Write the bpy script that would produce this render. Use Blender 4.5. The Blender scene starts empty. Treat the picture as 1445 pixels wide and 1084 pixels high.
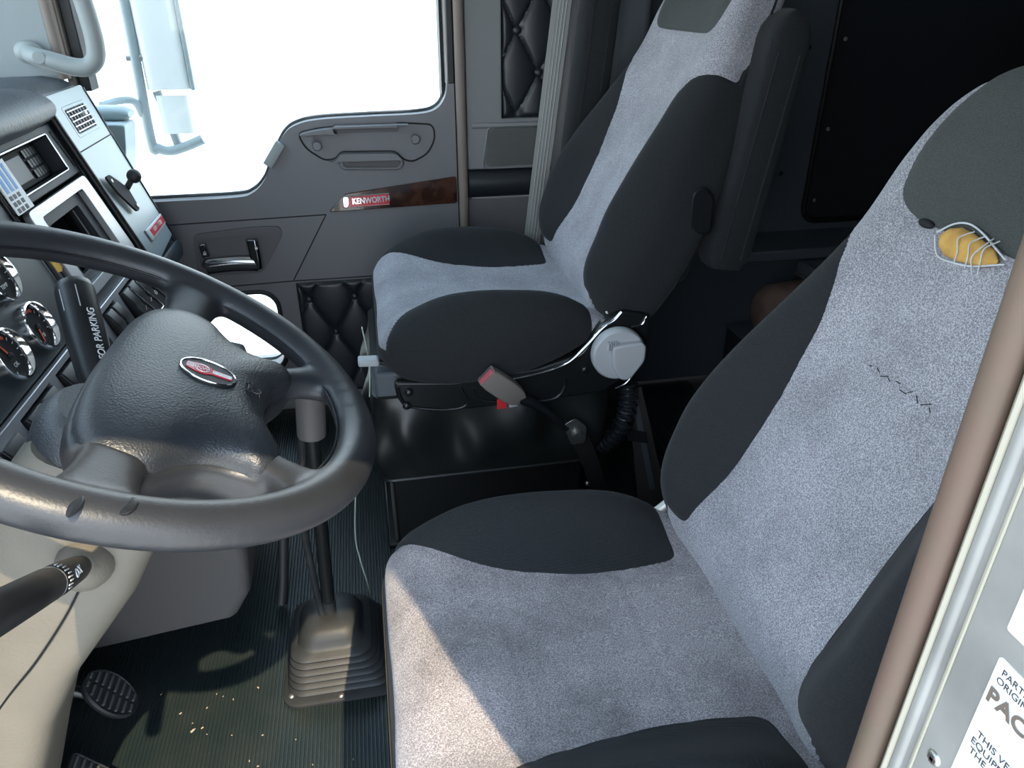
import bpy, bmesh, math, random
import numpy as np
from mathutils import Vector, Matrix
random.seed(4); np.random.seed(4)
S = bpy.context.scene
COL = S.collection
# ---------------------------------------------------------------- camera
FPX, PITCH, YAW = 1040.0, math.radians(28.0), math.radians(11.0)
CAM = np.array([0.0, 0.0, 1.10])
cam = bpy.data.cameras.new('camera'); camo = bpy.data.objects.new('camera', cam); COL.objects.link(camo)
cam.sensor_fit = 'HORIZONTAL'; cam.sensor_width = 36.0; cam.lens = 36.0 * FPX / 1445.0
cam.clip_start = 0.01; cam.clip_end = 300
camo.location = CAM; camo.rotation_euler = (math.pi / 2 - PITCH, 0, -YAW)
S.camera = camo
# ---------------------------------------------------------------- world, sun, exposure
w = bpy.data.worlds.new('sky'); S.world = w; w.use_nodes = True
nt = w.node_tree; nt.nodes.clear()
tc = nt.nodes.new('ShaderNodeTexCoord'); sp = nt.nodes.new('ShaderNodeSeparateXYZ')
rp = nt.nodes.new('ShaderNodeValToRGB'); bg = nt.nodes.new('ShaderNodeBackground'); ow = nt.nodes.new('ShaderNodeOutputWorld')
rp.color_ramp.elements[0].position = 0.0; rp.color_ramp.elements[0].color = (0.90, 0.95, 1.0, 1)
rp.color_ramp.elements[1].position = 0.7; rp.color_ramp.elements[1].color = (0.56, 0.76, 1.0, 1)
nt.links.new(tc.outputs['Generated'], sp.inputs[0]); nt.links.new(sp.outputs['Z'], rp.inputs[0])
nt.links.new(rp.outputs[0], bg.inputs[0]); nt.links.new(bg.outputs[0], ow.inputs[0])
bg.inputs[1].default_value = 3.0
sun = bpy.data.lights.new('sun', 'SUN'); suno = bpy.data.objects.new('sun', sun); COL.objects.link(suno)
sun.energy = 4.2; sun.angle = math.radians(0.55); sun.color = (1.0, 0.82, 0.55)
SUN_AZ = (-0.335, 0.942); SUN_EL = math.radians(52)
sd = Vector((SUN_AZ[0] * math.cos(SUN_EL), SUN_AZ[1] * math.cos(SUN_EL), -math.sin(SUN_EL)))
suno.rotation_euler = sd.to_track_quat('-Z', 'Y').to_euler()
suno.location = (2, -6, 8)
S.view_settings.view_transform = 'Standard'; S.view_settings.look = 'None'
S.view_settings.exposure = 0.88; S.view_settings.gamma = 1.0; S.view_settings.use_curve_mapping = False

# ---------------------------------------------------------------- pixel helpers (a pixel gives a direction; the plane gives the distance)
_fh = np.array([math.sin(YAW), math.cos(YAW), 0]); _r = np.array([math.cos(YAW), -math.sin(YAW), 0])
_f = _fh * math.cos(PITCH) - np.array([0, 0, math.sin(PITCH)]); _u = np.cross(_r, _f)
def ray(x, y): return _f + (x - 722.5) / FPX * _r - (y - 542) / FPX * _u
def on_axis(x, y, ax, v):
    d = ray(x, y); return CAM + d * (v - CAM[ax]) / d[ax]
def PX(x, y, v): return on_axis(x, y, 0, v)
def PY(x, y, v): return on_axis(x, y, 1, v)
def PZ(x, y, v): return on_axis(x, y, 2, v)
# dashboard face: flat, leaning forward, running across the cab
DA = np.array([-.596, 0, .909]); DN = np.array([.9417, 0, .3365]); DD = np.array([.3365, 0, -.9417])
def DF(y, s, off=0.0):
    p = DA + DD * s + DN * off; return np.array([p[0], y, p[2]])

# ---------------------------------------------------------------- materials
def newmat(name):
    m = bpy.data.materials.new(name); m.use_nodes = True
    return m, m.node_tree, m.node_tree.nodes['Principled BSDF']
def mat(name, col, rough=.5, metal=0., spec=.5, bump=0., bscale=400., var=0., vscale=8., col2=None, coat=0., detail=4., sheen=0., trans=0.):
    m, t, b = newmat(name)
    b.inputs['Base Color'].default_value = (*col, 1); b.inputs['Roughness'].default_value = rough
    b.inputs['Metallic'].default_value = metal; b.inputs['Specular IOR Level'].default_value = spec
    b.inputs['Coat Weight'].default_value = coat
    if sheen: b.inputs['Sheen Weight'].default_value = sheen; b.inputs['Sheen Roughness'].default_value = .4
    co = t.nodes.new('ShaderNodeTexCoord')
    if var or col2:
        nz = t.nodes.new('ShaderNodeTexNoise'); nz.inputs['Scale'].default_value = vscale; nz.inputs['Detail'].default_value = detail
        t.links.new(co.outputs['Object'], nz.inputs['Vector'])
        mx = t.nodes.new('ShaderNodeValToRGB')
        c2 = col2 or tuple(c * (1 - var) for c in col)
        mx.color_ramp.elements[0].position = .35; mx.color_ramp.elements[0].color = (*c2, 1)
        mx.color_ramp.elements[1].position = .65; mx.color_ramp.elements[1].color = (*col, 1)
        t.links.new(nz.outputs['Fac'], mx.inputs[0]); t.links.new(mx.outputs[0], b.inputs['Base Color'])
    if bump:
        n2 = t.nodes.new('ShaderNodeTexNoise'); n2.inputs['Scale'].default_value = bscale; n2.inputs['Detail'].default_value = 3
        t.links.new(co.outputs['Object'], n2.inputs['Vector'])
        bp = t.nodes.new('ShaderNodeBump'); bp.inputs['Strength'].default_value = bump; bp.inputs['Distance'].default_value = .002
        t.links.new(n2.outputs['Fac'], bp.inputs['Height']); t.links.new(bp.outputs[0], b.inputs['Normal'])
    return m
def grey_fabric(name, base, speck, stain, sscale):
    m, t, b = newmat(name); N = t.nodes.new; L = t.links.new
    co = N('ShaderNodeTexCoord')
    nz = N('ShaderNodeTexNoise'); nz.inputs['Scale'].default_value = 640; nz.inputs['Detail'].default_value = 2; L(co.outputs['Object'], nz.inputs['Vector'])
    r = N('ShaderNodeValToRGB'); r.color_ramp.elements[0].position = .41; r.color_ramp.elements[0].color = (*base, 1)
    r.color_ramp.elements[1].position = .64; r.color_ramp.elements[1].color = (*speck, 1); L(nz.outputs['Fac'], r.inputs[0])
    n2 = N('ShaderNodeTexNoise'); n2.inputs['Scale'].default_value = sscale; n2.inputs['Detail'].default_value = 6; n2.inputs['Roughness'].default_value = .6
    L(co.outputs['Object'], n2.inputs['Vector'])
    r2 = N('ShaderNodeValToRGB'); r2.color_ramp.elements[0].position = .30; r2.color_ramp.elements[0].color = (stain, stain, stain, 1)
    r2.color_ramp.elements[1].position = .58; r2.color_ramp.elements[1].color = (1, 1, 1, 1); L(n2.outputs['Fac'], r2.inputs[0])
    mx = N('ShaderNodeMix'); mx.data_type = 'RGBA'; mx.blend_type = 'MULTIPLY'; mx.inputs[0].default_value = 1
    L(r.outputs[0], mx.inputs[6]); L(r2.outputs[0], mx.inputs[7]); L(mx.outputs[2], b.inputs['Base Color'])
    b.inputs['Roughness'].default_value = .9; b.inputs['Specular IOR Level'].default_value = .15
    b.inputs['Sheen Weight'].default_value = .25; b.inputs['Sheen Roughness'].default_value = .45
    bp = N('ShaderNodeBump'); bp.inputs['Strength'].default_value = .5; bp.inputs['Distance'].default_value = .0015
    L(nz.outputs['Fac'], bp.inputs['Height']); L(bp.outputs[0], b.inputs['Normal'])
    return m
def rib_fabric(name, col, axis, freq):
    m, t, b = newmat(name); N = t.nodes.new; L = t.links.new
    b.inputs['Base Color'].default_value = (*col, 1); b.inputs['Roughness'].default_value = .92; b.inputs['Specular IOR Level'].default_value = .12
    b.inputs['Sheen Weight'].default_value = .06
    co = N('ShaderNodeTexCoord'); wv = N('ShaderNodeTexWave'); wv.bands_direction = axis; wv.inputs['Scale'].default_value = freq; wv.inputs['Distortion'].default_value = .6
    L(co.outputs['Object'], wv.inputs['Vector'])
    nz = N('ShaderNodeTexNoise'); nz.inputs['Scale'].default_value = 500; L(co.outputs['Object'], nz.inputs['Vector'])
    r = N('ShaderNodeValToRGB'); r.color_ramp.elements[0].color = (*[c * .7 for c in col], 1); r.color_ramp.elements[1].color = (*[c * 1.5 for c in col], 1)
    L(nz.outputs['Fac'], r.inputs[0]); L(r.outputs[0], b.inputs['Base Color'])
    ad = N('ShaderNodeMath'); ad.operation = 'ADD'; L(wv.outputs['Fac'], ad.inputs[0]); L(nz.outputs['Fac'], ad.inputs[1])
    bp = N('ShaderNodeBump'); bp.inputs['Strength'].default_value = .35; bp.inputs['Distance'].default_value = .001
    L(ad.outputs[0], bp.inputs['Height']); L(bp.outputs[0], b.inputs['Normal'])
    return m
M = {}
M['fab'] = grey_fabric('grey_seat_fabric', (.200, .198, .226), (.48, .48, .52), .72, 9)
M['fab_d'] = grey_fabric('worn_grey_seat_fabric', (.212, .192, .206), (.48, .448, .462), .48, 7)
M['blk'] = rib_fabric('black_ribbed_fabric', (.021, .023, .025), 'Z', 160)
M['blk2'] = rib_fabric('dark_headrest_fabric', (.058, .064, .062), 'Z', 200)
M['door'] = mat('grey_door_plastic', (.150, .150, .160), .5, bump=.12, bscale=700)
M['door2'] = mat('grey_door_lower_and_recess_shade', (.100, .097, .104), .55, bump=.12, bscale=700)
M['trim'] = mat('light_grey_trim_plastic', (.19, .195, .20), .55, bump=.08, bscale=800)
M['leather'] = mat('black_vinyl_leather', (.016, .020, .025), .36, bump=.05, bscale=90)
M['vinyl'] = mat('black_vinyl_skirt', (.012, .014, .014), .38, bump=.05, bscale=120)
M['wheel'] = mat('wheel_vinyl', (.022, .025, .030), .38, spec=.7, bump=.35, bscale=520)
M['wheelrim'] = mat('wheel_rim_vinyl', (.024, .026, .031), .40, bump=.10, bscale=420, var=.25, vscale=14)
M['column'] = mat('grey_column_plastic', (.130, .116, .094), .6, bump=.22, bscale=330, var=.10, vscale=20)
M['kick'] = mat('grey_brown_plastic', (.085, .080, .080), .55, bump=.15, bscale=400)
M['dash'] = mat('dark_dash_plastic', (.020, .025, .031), .55, spec=.3, bump=.15, bscale=500)
M['dashtop'] = mat('pebbled_dash_pad', (.030, .040, .052), .42, bump=.6, bscale=150)
M['gauge_panel'] = mat('speckled_gauge_panel', (.016, .026, .034), .42, bump=.2, bscale=900)
M['wing'] = mat('silver_blue_dash_panel', (.26, .31, .33), .40, metal=.35, bump=.05, bscale=500)
M['silver'] = mat('satin_silver', (.42, .43, .45), .38, metal=.7)
M['chrome'] = mat('chrome', (.85, .85, .86), .10, metal=1.)
M['dchrome'] = mat('dark_chrome', (.35, .36, .38), .12, metal=1.)
M['black'] = mat('black_plastic', (.010, .011, .013), .42, spec=.35)
M['blackm'] = mat('black_painted_metal', (.010, .011, .012), .32, bump=.03, bscale=60)
M['gloss'] = mat('glossy_black_plastic', (.020, .023, .027), .25)
M['matteblack'] = mat('matte_black', (.006, .007, .009), .8)
M['rubber'] = mat('black_rubber', (.022, .024, .026), .55, bump=.08, bscale=200, var=.3, vscale=25)
M['ribgrey'] = mat('lighter_rubber_rib', (.075, .078, .080), .45)  # tread ribs, lighter than the pedal pad rubber
M['mat'] = mat('ribbed_rubber_mat', (.012, .021, .023), .42, var=.5, vscale=9, col2=(.022, .029, .028))
M['seal'] = mat('brown_grey_weatherstrip', (.20, .165, .145), .7, bump=.1, bscale=300)
M['sealp'] = mat('tan_weatherstrip', (.120, .073, .056), .65, bump=.1, bscale=300, var=.25, vscale=12, col2=(.098, .074, .048))
M['jamb'] = mat('painted_silver_jamb', (.29, .285, .27), .40, metal=.15, var=.25, vscale=18)
M['jamb2'] = mat('cream_metal_edge', (.30, .28, .22), .35)
M['wood'] = mat('burl_wood', (.075, .030, .018), .15, col2=(.018, .007, .005), vscale=28, detail=8, coat=.6)
M['red'] = mat('red_enamel', (.55, .02, .035), .25, coat=.4)
M['redp'] = mat('red_plastic', (.60, .03, .04), .4)
M['pink'] = mat('faded_red_plastic', (.50, .10, .13), .4)
M['white'] = mat('white_plastic', (.78, .78, .76), .45)
M['whitep'] = mat('white_print', (.75, .75, .75), .5)
M['paper'] = mat('white_label', (.80, .84, .84), .5)
M['ink'] = mat('dark_print', (.05, .04, .04), .6)
M['inkb'] = mat('brown_print', (.13, .10, .08), .6)
M['knobgrey'] = mat('light_grey_knob', (.42, .44, .46), .5, bump=.05, bscale=300)
M['buckle'] = mat('grey_taupe_plastic', (.20, .18, .165), .5)
M['grab'] = mat('grey_grab_handle', (.27, .30, .30), .5, bump=.06, bscale=400)
M['apillar'] = mat('grey_pillar_fabric', (.27, .30, .31), .8, bump=.1, bscale=500)
M['belt'] = mat('grey_belt_webbing', (.32, .325, .32), .7, bump=.15, bscale=600)
M['beltd'] = mat('black_belt_webbing', (.018, .016, .015), .7, bump=.15, bscale=600)
M['sleeper'] = mat('dark_sleeper_panel', (.085, .098, .112), .65, bump=.08, bscale=300)
M['sleeper2'] = mat('near_black_panel', (.014, .018, .024), .6)
M['foam'] = mat('yellow_foam', (.62, .36, .09), .9, bump=.4, bscale=120, var=.35, vscale=50)
M['thread'] = mat('pale_thread', (.55, .58, .62), .9)
M['bag'] = mat('brown_bag', (.24, .15, .12), .75, bump=.3, bscale=60, var=.3, vscale=14)
M['yellow'] = mat('yellow_tag', (.75, .42, .02), .6)
M['blue'] = mat('blue_print', (.05, .25, .60), .5)
M['speaker'] = mat('speaker_cloth', (.10, .105, .10), .8, bump=.5, bscale=350)
M['orange'] = mat('orange_needle', (.80, .10, .04), .5)
M['mirrorw'] = mat('glare_white_shell', (.92, .93, .93), .35)  # near white: outdoor glare put into the shell colour
M['mirrord'] = mat('flare_washed_bracket', (.34, .40, .42), .45)  # pale blue grey: window flare put into the bracket and tube colour
M['ground'] = mat('pale_concrete', (.62, .61, .58), .9, var=.15, vscale=2)
M['steel'] = mat('dull_steel', (.38, .37, .35), .4, metal=.9)
M['dust'] = mat('dry_crumb', (.42, .34, .24), .9)
M['headliner'] = mat('grey_headliner', (.34, .35, .36), .9, bump=.1, bscale=300)
M['greenwhite'] = mat('pale_green_strap', (.45, .52, .46), .7)
M['board'] = mat('brown_grey_board', (.050, .042, .040), .7)
def glass_mat():
    m = bpy.data.materials.new('window_glass'); m.use_nodes = True; t = m.node_tree; t.nodes.clear()
    o = t.nodes.new('ShaderNodeOutputMaterial'); mx = t.nodes.new('ShaderNodeMixShader'); a = t.nodes.new('ShaderNodeBsdfTransparent'); g = t.nodes.new('ShaderNodeBsdfGlossy')
    lw = t.nodes.new('ShaderNodeLayerWeight'); lw.inputs[0].default_value = .5; pw = t.nodes.new('ShaderNodeMath'); pw.operation = 'POWER'; pw.inputs[1].default_value = 5
    fr = t.nodes.new('ShaderNodeMath'); fr.operation = 'MULTIPLY_ADD'; fr.inputs[1].default_value = .6; fr.inputs[2].default_value = .03
    t.links.new(lw.outputs['Facing'], pw.inputs[0]); t.links.new(pw.outputs[0], fr.inputs[0])
    a.inputs[0].default_value = (.94, .97, .96, 1); g.inputs['Roughness'].default_value = .02
    t.links.new(fr.outputs[0], mx.inputs[0]); t.links.new(a.outputs[0], mx.inputs[1]); t.links.new(g.outputs[0], mx.inputs[2]); t.links.new(mx.outputs[0], o.inputs[0])
    return m
M['glass'] = glass_mat()

# ---------------------------------------------------------------- object helpers
ORG = {}
def link(o, org, parent=None):
    COL.objects.link(o); ORG[o.name] = np.array(org, float)
    if parent is not None:
        o.parent = parent; o.location = Vector(ORG[o.name] - ORG[parent.name])
    else: o.location = Vector(ORG[o.name])
    return o
def tag(o, label=None, cat=None, group=None, kind=None):
    if label: o['label'] = label
    if cat: o['category'] = cat
    if group: o['group'] = group
    if kind: o['kind'] = kind
    return o
def thing(name, loc, label, cat, group=None, kind=None):
    o = bpy.data.objects.new(name, None); o.empty_display_size = .05
    link(o, loc); return tag(o, label, cat, group, kind)
def mesh(name, V, Fc, m, parent=None, smooth=True, org=None, bevel=0, bseg=2, ang=40, sub=0, solid=0):
    V = np.asarray(V, float)
    if org is None:
        org = ORG[parent.name] if parent is not None else np.array([(V[:, 0].min() + V[:, 0].max()) / 2, (V[:, 1].min() + V[:, 1].max()) / 2, V[:, 2].min()])
    me = bpy.data.meshes.new(name); me.from_pydata((V - org).tolist(), [], [list(map(int, f)) for f in Fc]); me.update()
    bm = bmesh.new(); bm.from_mesh(me); bmesh.ops.recalc_face_normals(bm, faces=bm.faces); bm.to_mesh(me); bm.free()
    if smooth: me.shade_smooth()
    if isinstance(m, (list, tuple)):
        for q in m: me.materials.append(M[q])
    else: me.materials.append(M[m])
    o = bpy.data.objects.new(name, me); link(o, org, parent)
    if solid:
        md = o.modifiers.new('solid', 'SOLIDIFY'); md.thickness = solid; md.offset = 0
    if bevel:
        md = o.modifiers.new('bevel', 'BEVEL'); md.width = bevel; md.segments = bseg; md.limit_method = 'ANGLE'; md.angle_limit = math.radians(ang); md.harden_normals = False
    if sub:
        md = o.modifiers.new('sub', 'SUBSURF'); md.levels = sub; md.render_levels = sub
    if smooth and not sub:
        try: me.set_sharp_from_angle(angle=math.radians(45))
        except Exception: pass
    return o
def join(*geo):
    V, F = [], []
    for v, f in geo:
        k = len(V); V += [tuple(p) for p in v]; F += [tuple(i + k for i in q) for q in f]
    return V, F
def box(lo, hi):
    (a, b, c), (d, e, f) = lo, hi
    V = [(a, b, c), (d, b, c), (d, e, c), (a, e, c), (a, b, f), (d, b, f), (d, e, f), (a, e, f)]
    return V, [(0, 3, 2, 1), (4, 5, 6, 7), (0, 1, 5, 4), (1, 2, 6, 5), (2, 3, 7, 6), (3, 0, 4, 7)]
def frame_box(c, ax, ay, az, h):
    c = np.array(c, float); V = []
    for sz in (-1, 1):
        for sx, sy in ((-1, -1), (1, -1), (1, 1), (-1, 1)):
            V.append(c + np.array(ax) * h[0] * sx + np.array(ay) * h[1] * sy + np.array(az) * h[2] * sz)
    return V, [(0, 3, 2, 1), (4, 5, 6, 7), (0, 1, 5, 4), (1, 2, 6, 5), (2, 3, 7, 6), (3, 0, 4, 7)]
def smooth_path(P, n=60, closed=False):
    P = np.array(P, float)
    if closed: Q = np.vstack([P[-1], P, P[0], P[1]])
    else: Q = np.vstack([2 * P[0] - P[1], P, 2 * P[-1] - P[-2]])
    segs = len(Q) - 3; out = []
    per = max(2, n // segs)
    for i in range(segs):
        p0, p1, p2, p3 = Q[i:i + 4]
        for k in range(per):
            t = k / per
            out.append(.5 * ((2 * p1) + (-p0 + p2) * t + (2 * p0 - 5 * p1 + 4 * p2 - p3) * t * t + (-p0 + 3 * p1 - 3 * p2 + p3) * t ** 3))
    if not closed: out.append(P[-1])
    return np.array(out)
def loft(secs, closed=True, cap=True, loop=False):
    secs = [np.asarray(s, float) for s in secs]; n = len(secs[0]); V = np.vstack(secs).tolist(); F = []
    m = len(secs); rng = range(m if loop else m - 1); q = n if closed else n - 1
    for i in rng:
        j = (i + 1) % m
        for k in range(q):
            l = (k + 1) % n; F.append((i * n + k, i * n + l, j * n + l, j * n + k))
    if cap and closed and not loop:
        for i, rev in ((0, True), (m - 1, False)):
            c = len(V); V.append(secs[i].mean(0).tolist())
            for k in range(n):
                l = (k + 1) % n
                F.append((c, i * n + l, i * n + k) if rev else (c, i * n + k, i * n + l))
    return V, F
def tube(path, r, n=10, loop=False, flat=None):
    P = np.array(path, float); m = len(P); secs = []
    r = np.broadcast_to(np.array(r, float), (m,))
    T = np.zeros_like(P)
    for i in range(m):
        a = P[(i - 1) % m] if (loop or i > 0) else P[i]; b = P[(i + 1) % m] if (loop or i < m - 1) else P[i]
        T[i] = (b - a) / (np.linalg.norm(b - a) + 1e-12)
    u = np.cross(T[0], [0, 0, 1.]);
    if np.linalg.norm(u) < .1: u = np.cross(T[0], [1., 0, 0])
    u /= np.linalg.norm(u)
    for i in range(m):
        u = u - T[i] * (u @ T[i]); u /= np.linalg.norm(u); v = np.cross(T[i], u)
        th = np.arange(n) * 2 * math.pi / n
        secs.append(P[i] + r[i] * (np.cos(th)[:, None] * u + np.sin(th)[:, None] * v * (flat or 1)))
    return loft(secs, loop=loop)
def plate(outer, holes, to3d, th, back=None):
    """flat polygon (with holes) in 2-D, mapped by to3d(u, v, d): front at d=0, back at d=-th"""
    bm = bmesh.new(); edges = []
    for lp in [outer] + list(holes):
        vs = [bm.verts.new((p[0], p[1], 0)) for p in lp]
        edges += [bm.edges.new((vs[i], vs[(i + 1) % len(vs)])) for i in range(len(vs))]
    bmesh.ops.triangle_fill(bm, use_beauty=True, use_dissolve=False, edges=edges)
    bmesh.ops.dissolve_limit(bm, angle_limit=.001, verts=bm.verts, edges=bm.edges) if not holes else None
    bm.verts.index_update(); base = [(v.co.x, v.co.y) for v in bm.verts]; Fs = [[v.index for v in f.verts] for f in bm.faces]
    bnd = [[e.verts[0].index, e.verts[1].index] for e in bm.edges if e.is_boundary]; bm.free()
    n = len(base); V = [to3d(u, v, 0) for u, v in base] + [to3d(u, v, -th) for u, v in base]
    F = [tuple(f) for f in Fs] + [tuple(i + n for i in reversed(f)) for f in Fs] + [(a, b, b + n, a + n) for a, b in bnd]
    return V, F
def rrect(cx, cy, hw, hh, r, n=5):
    out = []
    for sx, sy, a0 in ((1, 1, 0), (-1, 1, 90), (-1, -1, 180), (1, -1, 270)):
        for k in range(n + 1):
            a = math.radians(a0 + 90 * k / n); out.append((cx + sx * (hw - r) + r * math.cos(a), cy + sy * (hh - r) + r * math.sin(a)))
    return out
def round_poly(P, r, n=4):
    P = [np.array(p, float) for p in P]; out = []
    for i in range(len(P)):
        a, b, c = P[i - 1], P[i], P[(i + 1) % len(P)]
        d1 = (a - b); d2 = (c - b); l1, l2 = np.linalg.norm(d1), np.linalg.norm(d2); rr = min(r, l1 * .45, l2 * .45)
        p, q = b + d1 / l1 * rr, b + d2 / l2 * rr
        for k in range(n + 1):
            t = k / n; out.append(tuple((1 - t) ** 2 * p + 2 * t * (1 - t) * b + t * t * q))
    return out
def disc(c, axis, prof, n=40, up=(0, 0, 1)):
    """lathe: prof = [(radius, height along axis)]"""
    axis = np.array(axis, float); axis /= np.linalg.norm(axis); u = np.cross(up, axis); u /= np.linalg.norm(u); v = np.cross(axis, u)
    th = np.arange(n) * 2 * math.pi / n
    return loft([np.array(c) + axis * h + max(r, 1e-4) * (np.cos(th)[:, None] * u + np.sin(th)[:, None] * v) for r, h in prof])
def ball(c, r, sc=(1, 1, 1), n=16):
    c = np.array(c); secs = []
    for i in range(1, n):
        a = math.pi * i / n - math.pi / 2; th = np.arange(n * 2) * math.pi / n
        secs.append(np.stack([c[0] + r * sc[0] * math.cos(a) * np.cos(th), c[1] + r * sc[1] * math.cos(a) * np.sin(th), np.full(n * 2, c[2] + r * sc[2] * math.sin(a))], 1))
    return loft(secs)
def text(name, s, size, origin, right, up, m, parent=None, depth=.0004, bold=0., align='CENTER', org=None, sx=1.):
    cu = bpy.data.curves.new('t', 'FONT'); cu.body = s; cu.size = size; cu.extrude = depth; cu.offset = bold; cu.align_x = align; cu.align_y = 'CENTER'
    o = bpy.data.objects.new('t', cu); COL.objects.link(o); bpy.context.view_layer.update()
    me = bpy.data.meshes.new_from_object(o.evaluated_get(bpy.context.evaluated_depsgraph_get()))
    right = np.array(right, float); right /= np.linalg.norm(right); up = np.array(up, float); up -= right * (up @ right); up /= np.linalg.norm(up); nn = np.cross(right, up)
    V = [np.array(origin) + right * v.co.x * sx + up * v.co.y + nn * v.co.z for v in me.vertices]; F = [tuple(p.vertices) for p in me.polygons]
    bpy.data.objects.remove(o); bpy.data.curves.remove(cu); bpy.data.meshes.remove(me)
    return mesh(name, V, F, m, parent, smooth=False, org=org)
def interp(x, xs, ys):
    """smooth monotone-ish interpolation"""
    xs = np.array(xs, float); ys = np.array(ys, float); x = np.clip(x, xs[0], xs[-1])
    d = np.gradient(ys, xs); i = np.clip(np.searchsorted(xs, x) - 1, 0, len(xs) - 2); h = xs[i + 1] - xs[i]; t = (x - xs[i]) / h
    return (2 * t ** 3 - 3 * t ** 2 + 1) * ys[i] + (t ** 3 - 2 * t ** 2 + t) * h * d[i] + (-2 * t ** 3 + 3 * t ** 2) * ys[i + 1] + (t ** 3 - t ** 2) * h * d[i + 1]
def resample(P, n):
    P = np.vstack([P, P[:1]]); L = np.r_[0, np.cumsum(np.linalg.norm(np.diff(P, axis=0), axis=1))]; s = np.linspace(0, L[-1], n, endpoint=False)
    return np.stack([np.interp(s, L, P[:, k]) for k in range(P.shape[1])], 1)
def split(V, F, g):
    """clip a surface by scalar g: returns (negative side, positive side), sharing a smooth edge"""
    V = np.asarray(V, float); T = []
    for f in F:
        for k in range(1, len(f) - 1): T.append((f[0], f[k], f[k + 1]))
    out = []
    for sgn in (-1, 1):
        Vn, idx, cut, Fn = [], {}, {}, []
        def vi(i):
            if i not in idx: idx[i] = len(Vn); Vn.append(V[i])
            return idx[i]
        def ci(i, j):
            k = (min(i, j), max(i, j))
            if k not in cut:
                t = g[k[0]] / (g[k[0]] - g[k[1]]); cut[k] = len(Vn); Vn.append(V[k[0]] * (1 - t) + V[k[1]] * t)
            return cut[k]
        for t in T:
            poly = []
            for a, b in ((t[0], t[1]), (t[1], t[2]), (t[2], t[0])):
                ia, ib = g[a] * sgn >= 0, g[b] * sgn >= 0
                if ia: poly.append(vi(a))
                if ia != ib: poly.append(ci(a, b))
            if len(poly) >= 3: Fn.append(tuple(poly))
        out.append((Vn, Fn))
    return out

# ================================================================ SETTING
def struct(name, geo, m, parent=None, **k):
    o = mesh(name, geo[0], geo[1], m, parent, **k); 
    if parent is None: o['kind'] = 'structure'
    return o
YD = 1.95                      # inner face of the passenger door and wall
def DO(u, v, d): return (u, YD - d, v)      # door plane mapping (d > 0 towards the cab)
# ground outside
struct('ground', box((-60, -60, -1.4), (60, 60, -1.35)), 'ground')
# ribbed rubber floor: real ribs running across the cab
px = .0065; xs = []; zs = []
x = -.80
while x < .95:
    for dx, z in ((0, 0), (.0012, .0024), (.0040, .0024), (.0052, 0)):
        xs.append(x + dx); zs.append(z)
    x += px
V = []; F = []
for i, (a, b) in enumerate(zip(xs, zs)): V += [(a, .12, b), (a, YD - .001, b)]
for i in range(len(xs) - 1): F.append((2 * i, 2 * i + 2, 2 * i + 3, 2 * i + 1))
fl = struct('floor', (V, F), 'mat', smooth=False)
sub = mesh('subfloor', *box((-.95, .07, -.06), (2.3, YD + .06, -.004)), 'blackm', fl)
mesh('sill_plate', *box((-.8, .06, -.03), (.26, .13, .012)), 'steel', fl, bevel=.004)
# ceiling and roof
ce = struct('ceiling', box((-.98, .06, 1.56), (2.3, YD + .06, 1.62)), 'headliner')
# driver side wall behind the door opening, with the door jamb
wl = struct('wall_left', box((.262, .07, -.05), (2.3, .17, 1.62)), 'jamb', bevel=.006)
mesh('inner_trim', *box((.30, .172, 0), (2.3, .20, 1.56)), 'sleeper', wl)
mesh('header_rail', *box((-.98, .10, 1.36), (.262, .20, 1.60)), 'jamb', wl, bevel=.01)
mesh('front_pillar', *box((-.98, .07, 0), (-.80, .20, 1.56)), 'jamb', wl, bevel=.01)
jf = plate([(.062, -.04), (.2065, -.04), (.2065, 1.5), (.062, 1.5)], [], lambda u, v, d: (.245 - d, u, v), .03)
mesh('jamb_face', *jf, 'jamb', wl, bevel=.004)
mesh('jamb_lip', *tube([(.2425, .2085, z) for z in np.linspace(-.02, 1.5, 30)], .0018, 8), 'jamb2', wl)
mesh('jamb_seam', *tube([(.2443, .1965, z) for z in np.linspace(-.02, 1.5, 30)], .0010, 6), 'jamb2', wl)
mesh('jamb_groove', *tube([(.2462, .2048, z) for z in np.linspace(-.02, 1.5, 30)], .0040, 10), 'jamb', wl)
mesh('weatherstrip', *tube([(.2440, .2215, z) for z in np.linspace(.01, 1.5, 40)], .0082, 14), 'sealp', wl)
screw = mesh('screw', *disc((.2448, .187, .772), (-1, 0, 0), [(.0001, .0016), (.0028, .0014), (.004, .0004), (.0042, -.001)], 20), 'steel', wl)
mesh('screw_slot', *join(box((.2430, .1860, .7697), (.2434, .1880, .7743)), box((.2430, .1847, .7710), (.2434, .1893, .7730))), 'ink', screw)
def jamb_label(name, y0, y1, z0, z1, label):
    o = mesh(name, *plate(rrect((y0 + y1) / 2, (z0 + z1) / 2, (y1 - y0) / 2, (z1 - z0) / 2, .0015), [], lambda u, v, d: (.2445 - d, u, v), .0006), 'paper', smooth=False)
    return tag(o, label, 'sticker')
lb = jamb_label('jamb_sticker', .088, .1775, .745, .8525, 'white printed sticker with large brown maker lettering on the door jamb')
rt_, up_ = (0, -1, 0), (0, 0, 1)
def jt(s, size, y, z, m='ink', bold=0): return text('lettering', s, size, (.2437, y, z), rt_, up_, m, lb, depth=.0001, align='LEFT', bold=bold)
jt('PARTS & SERVICE', .0048, .1735, .8475); jt('ORIGINAL EQUIPMENT', .0048, .1745, .8425)
jt('PACCAR', .0112, .1758, .8325, 'inkb', .0003)
jt('THIS VEHICLE', .0052, .1725, .8100); jt('EQUIPPED WITH', .0052, .1740, .8045); jt('THE ONLY', .0052, .1730, .7990)
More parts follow.
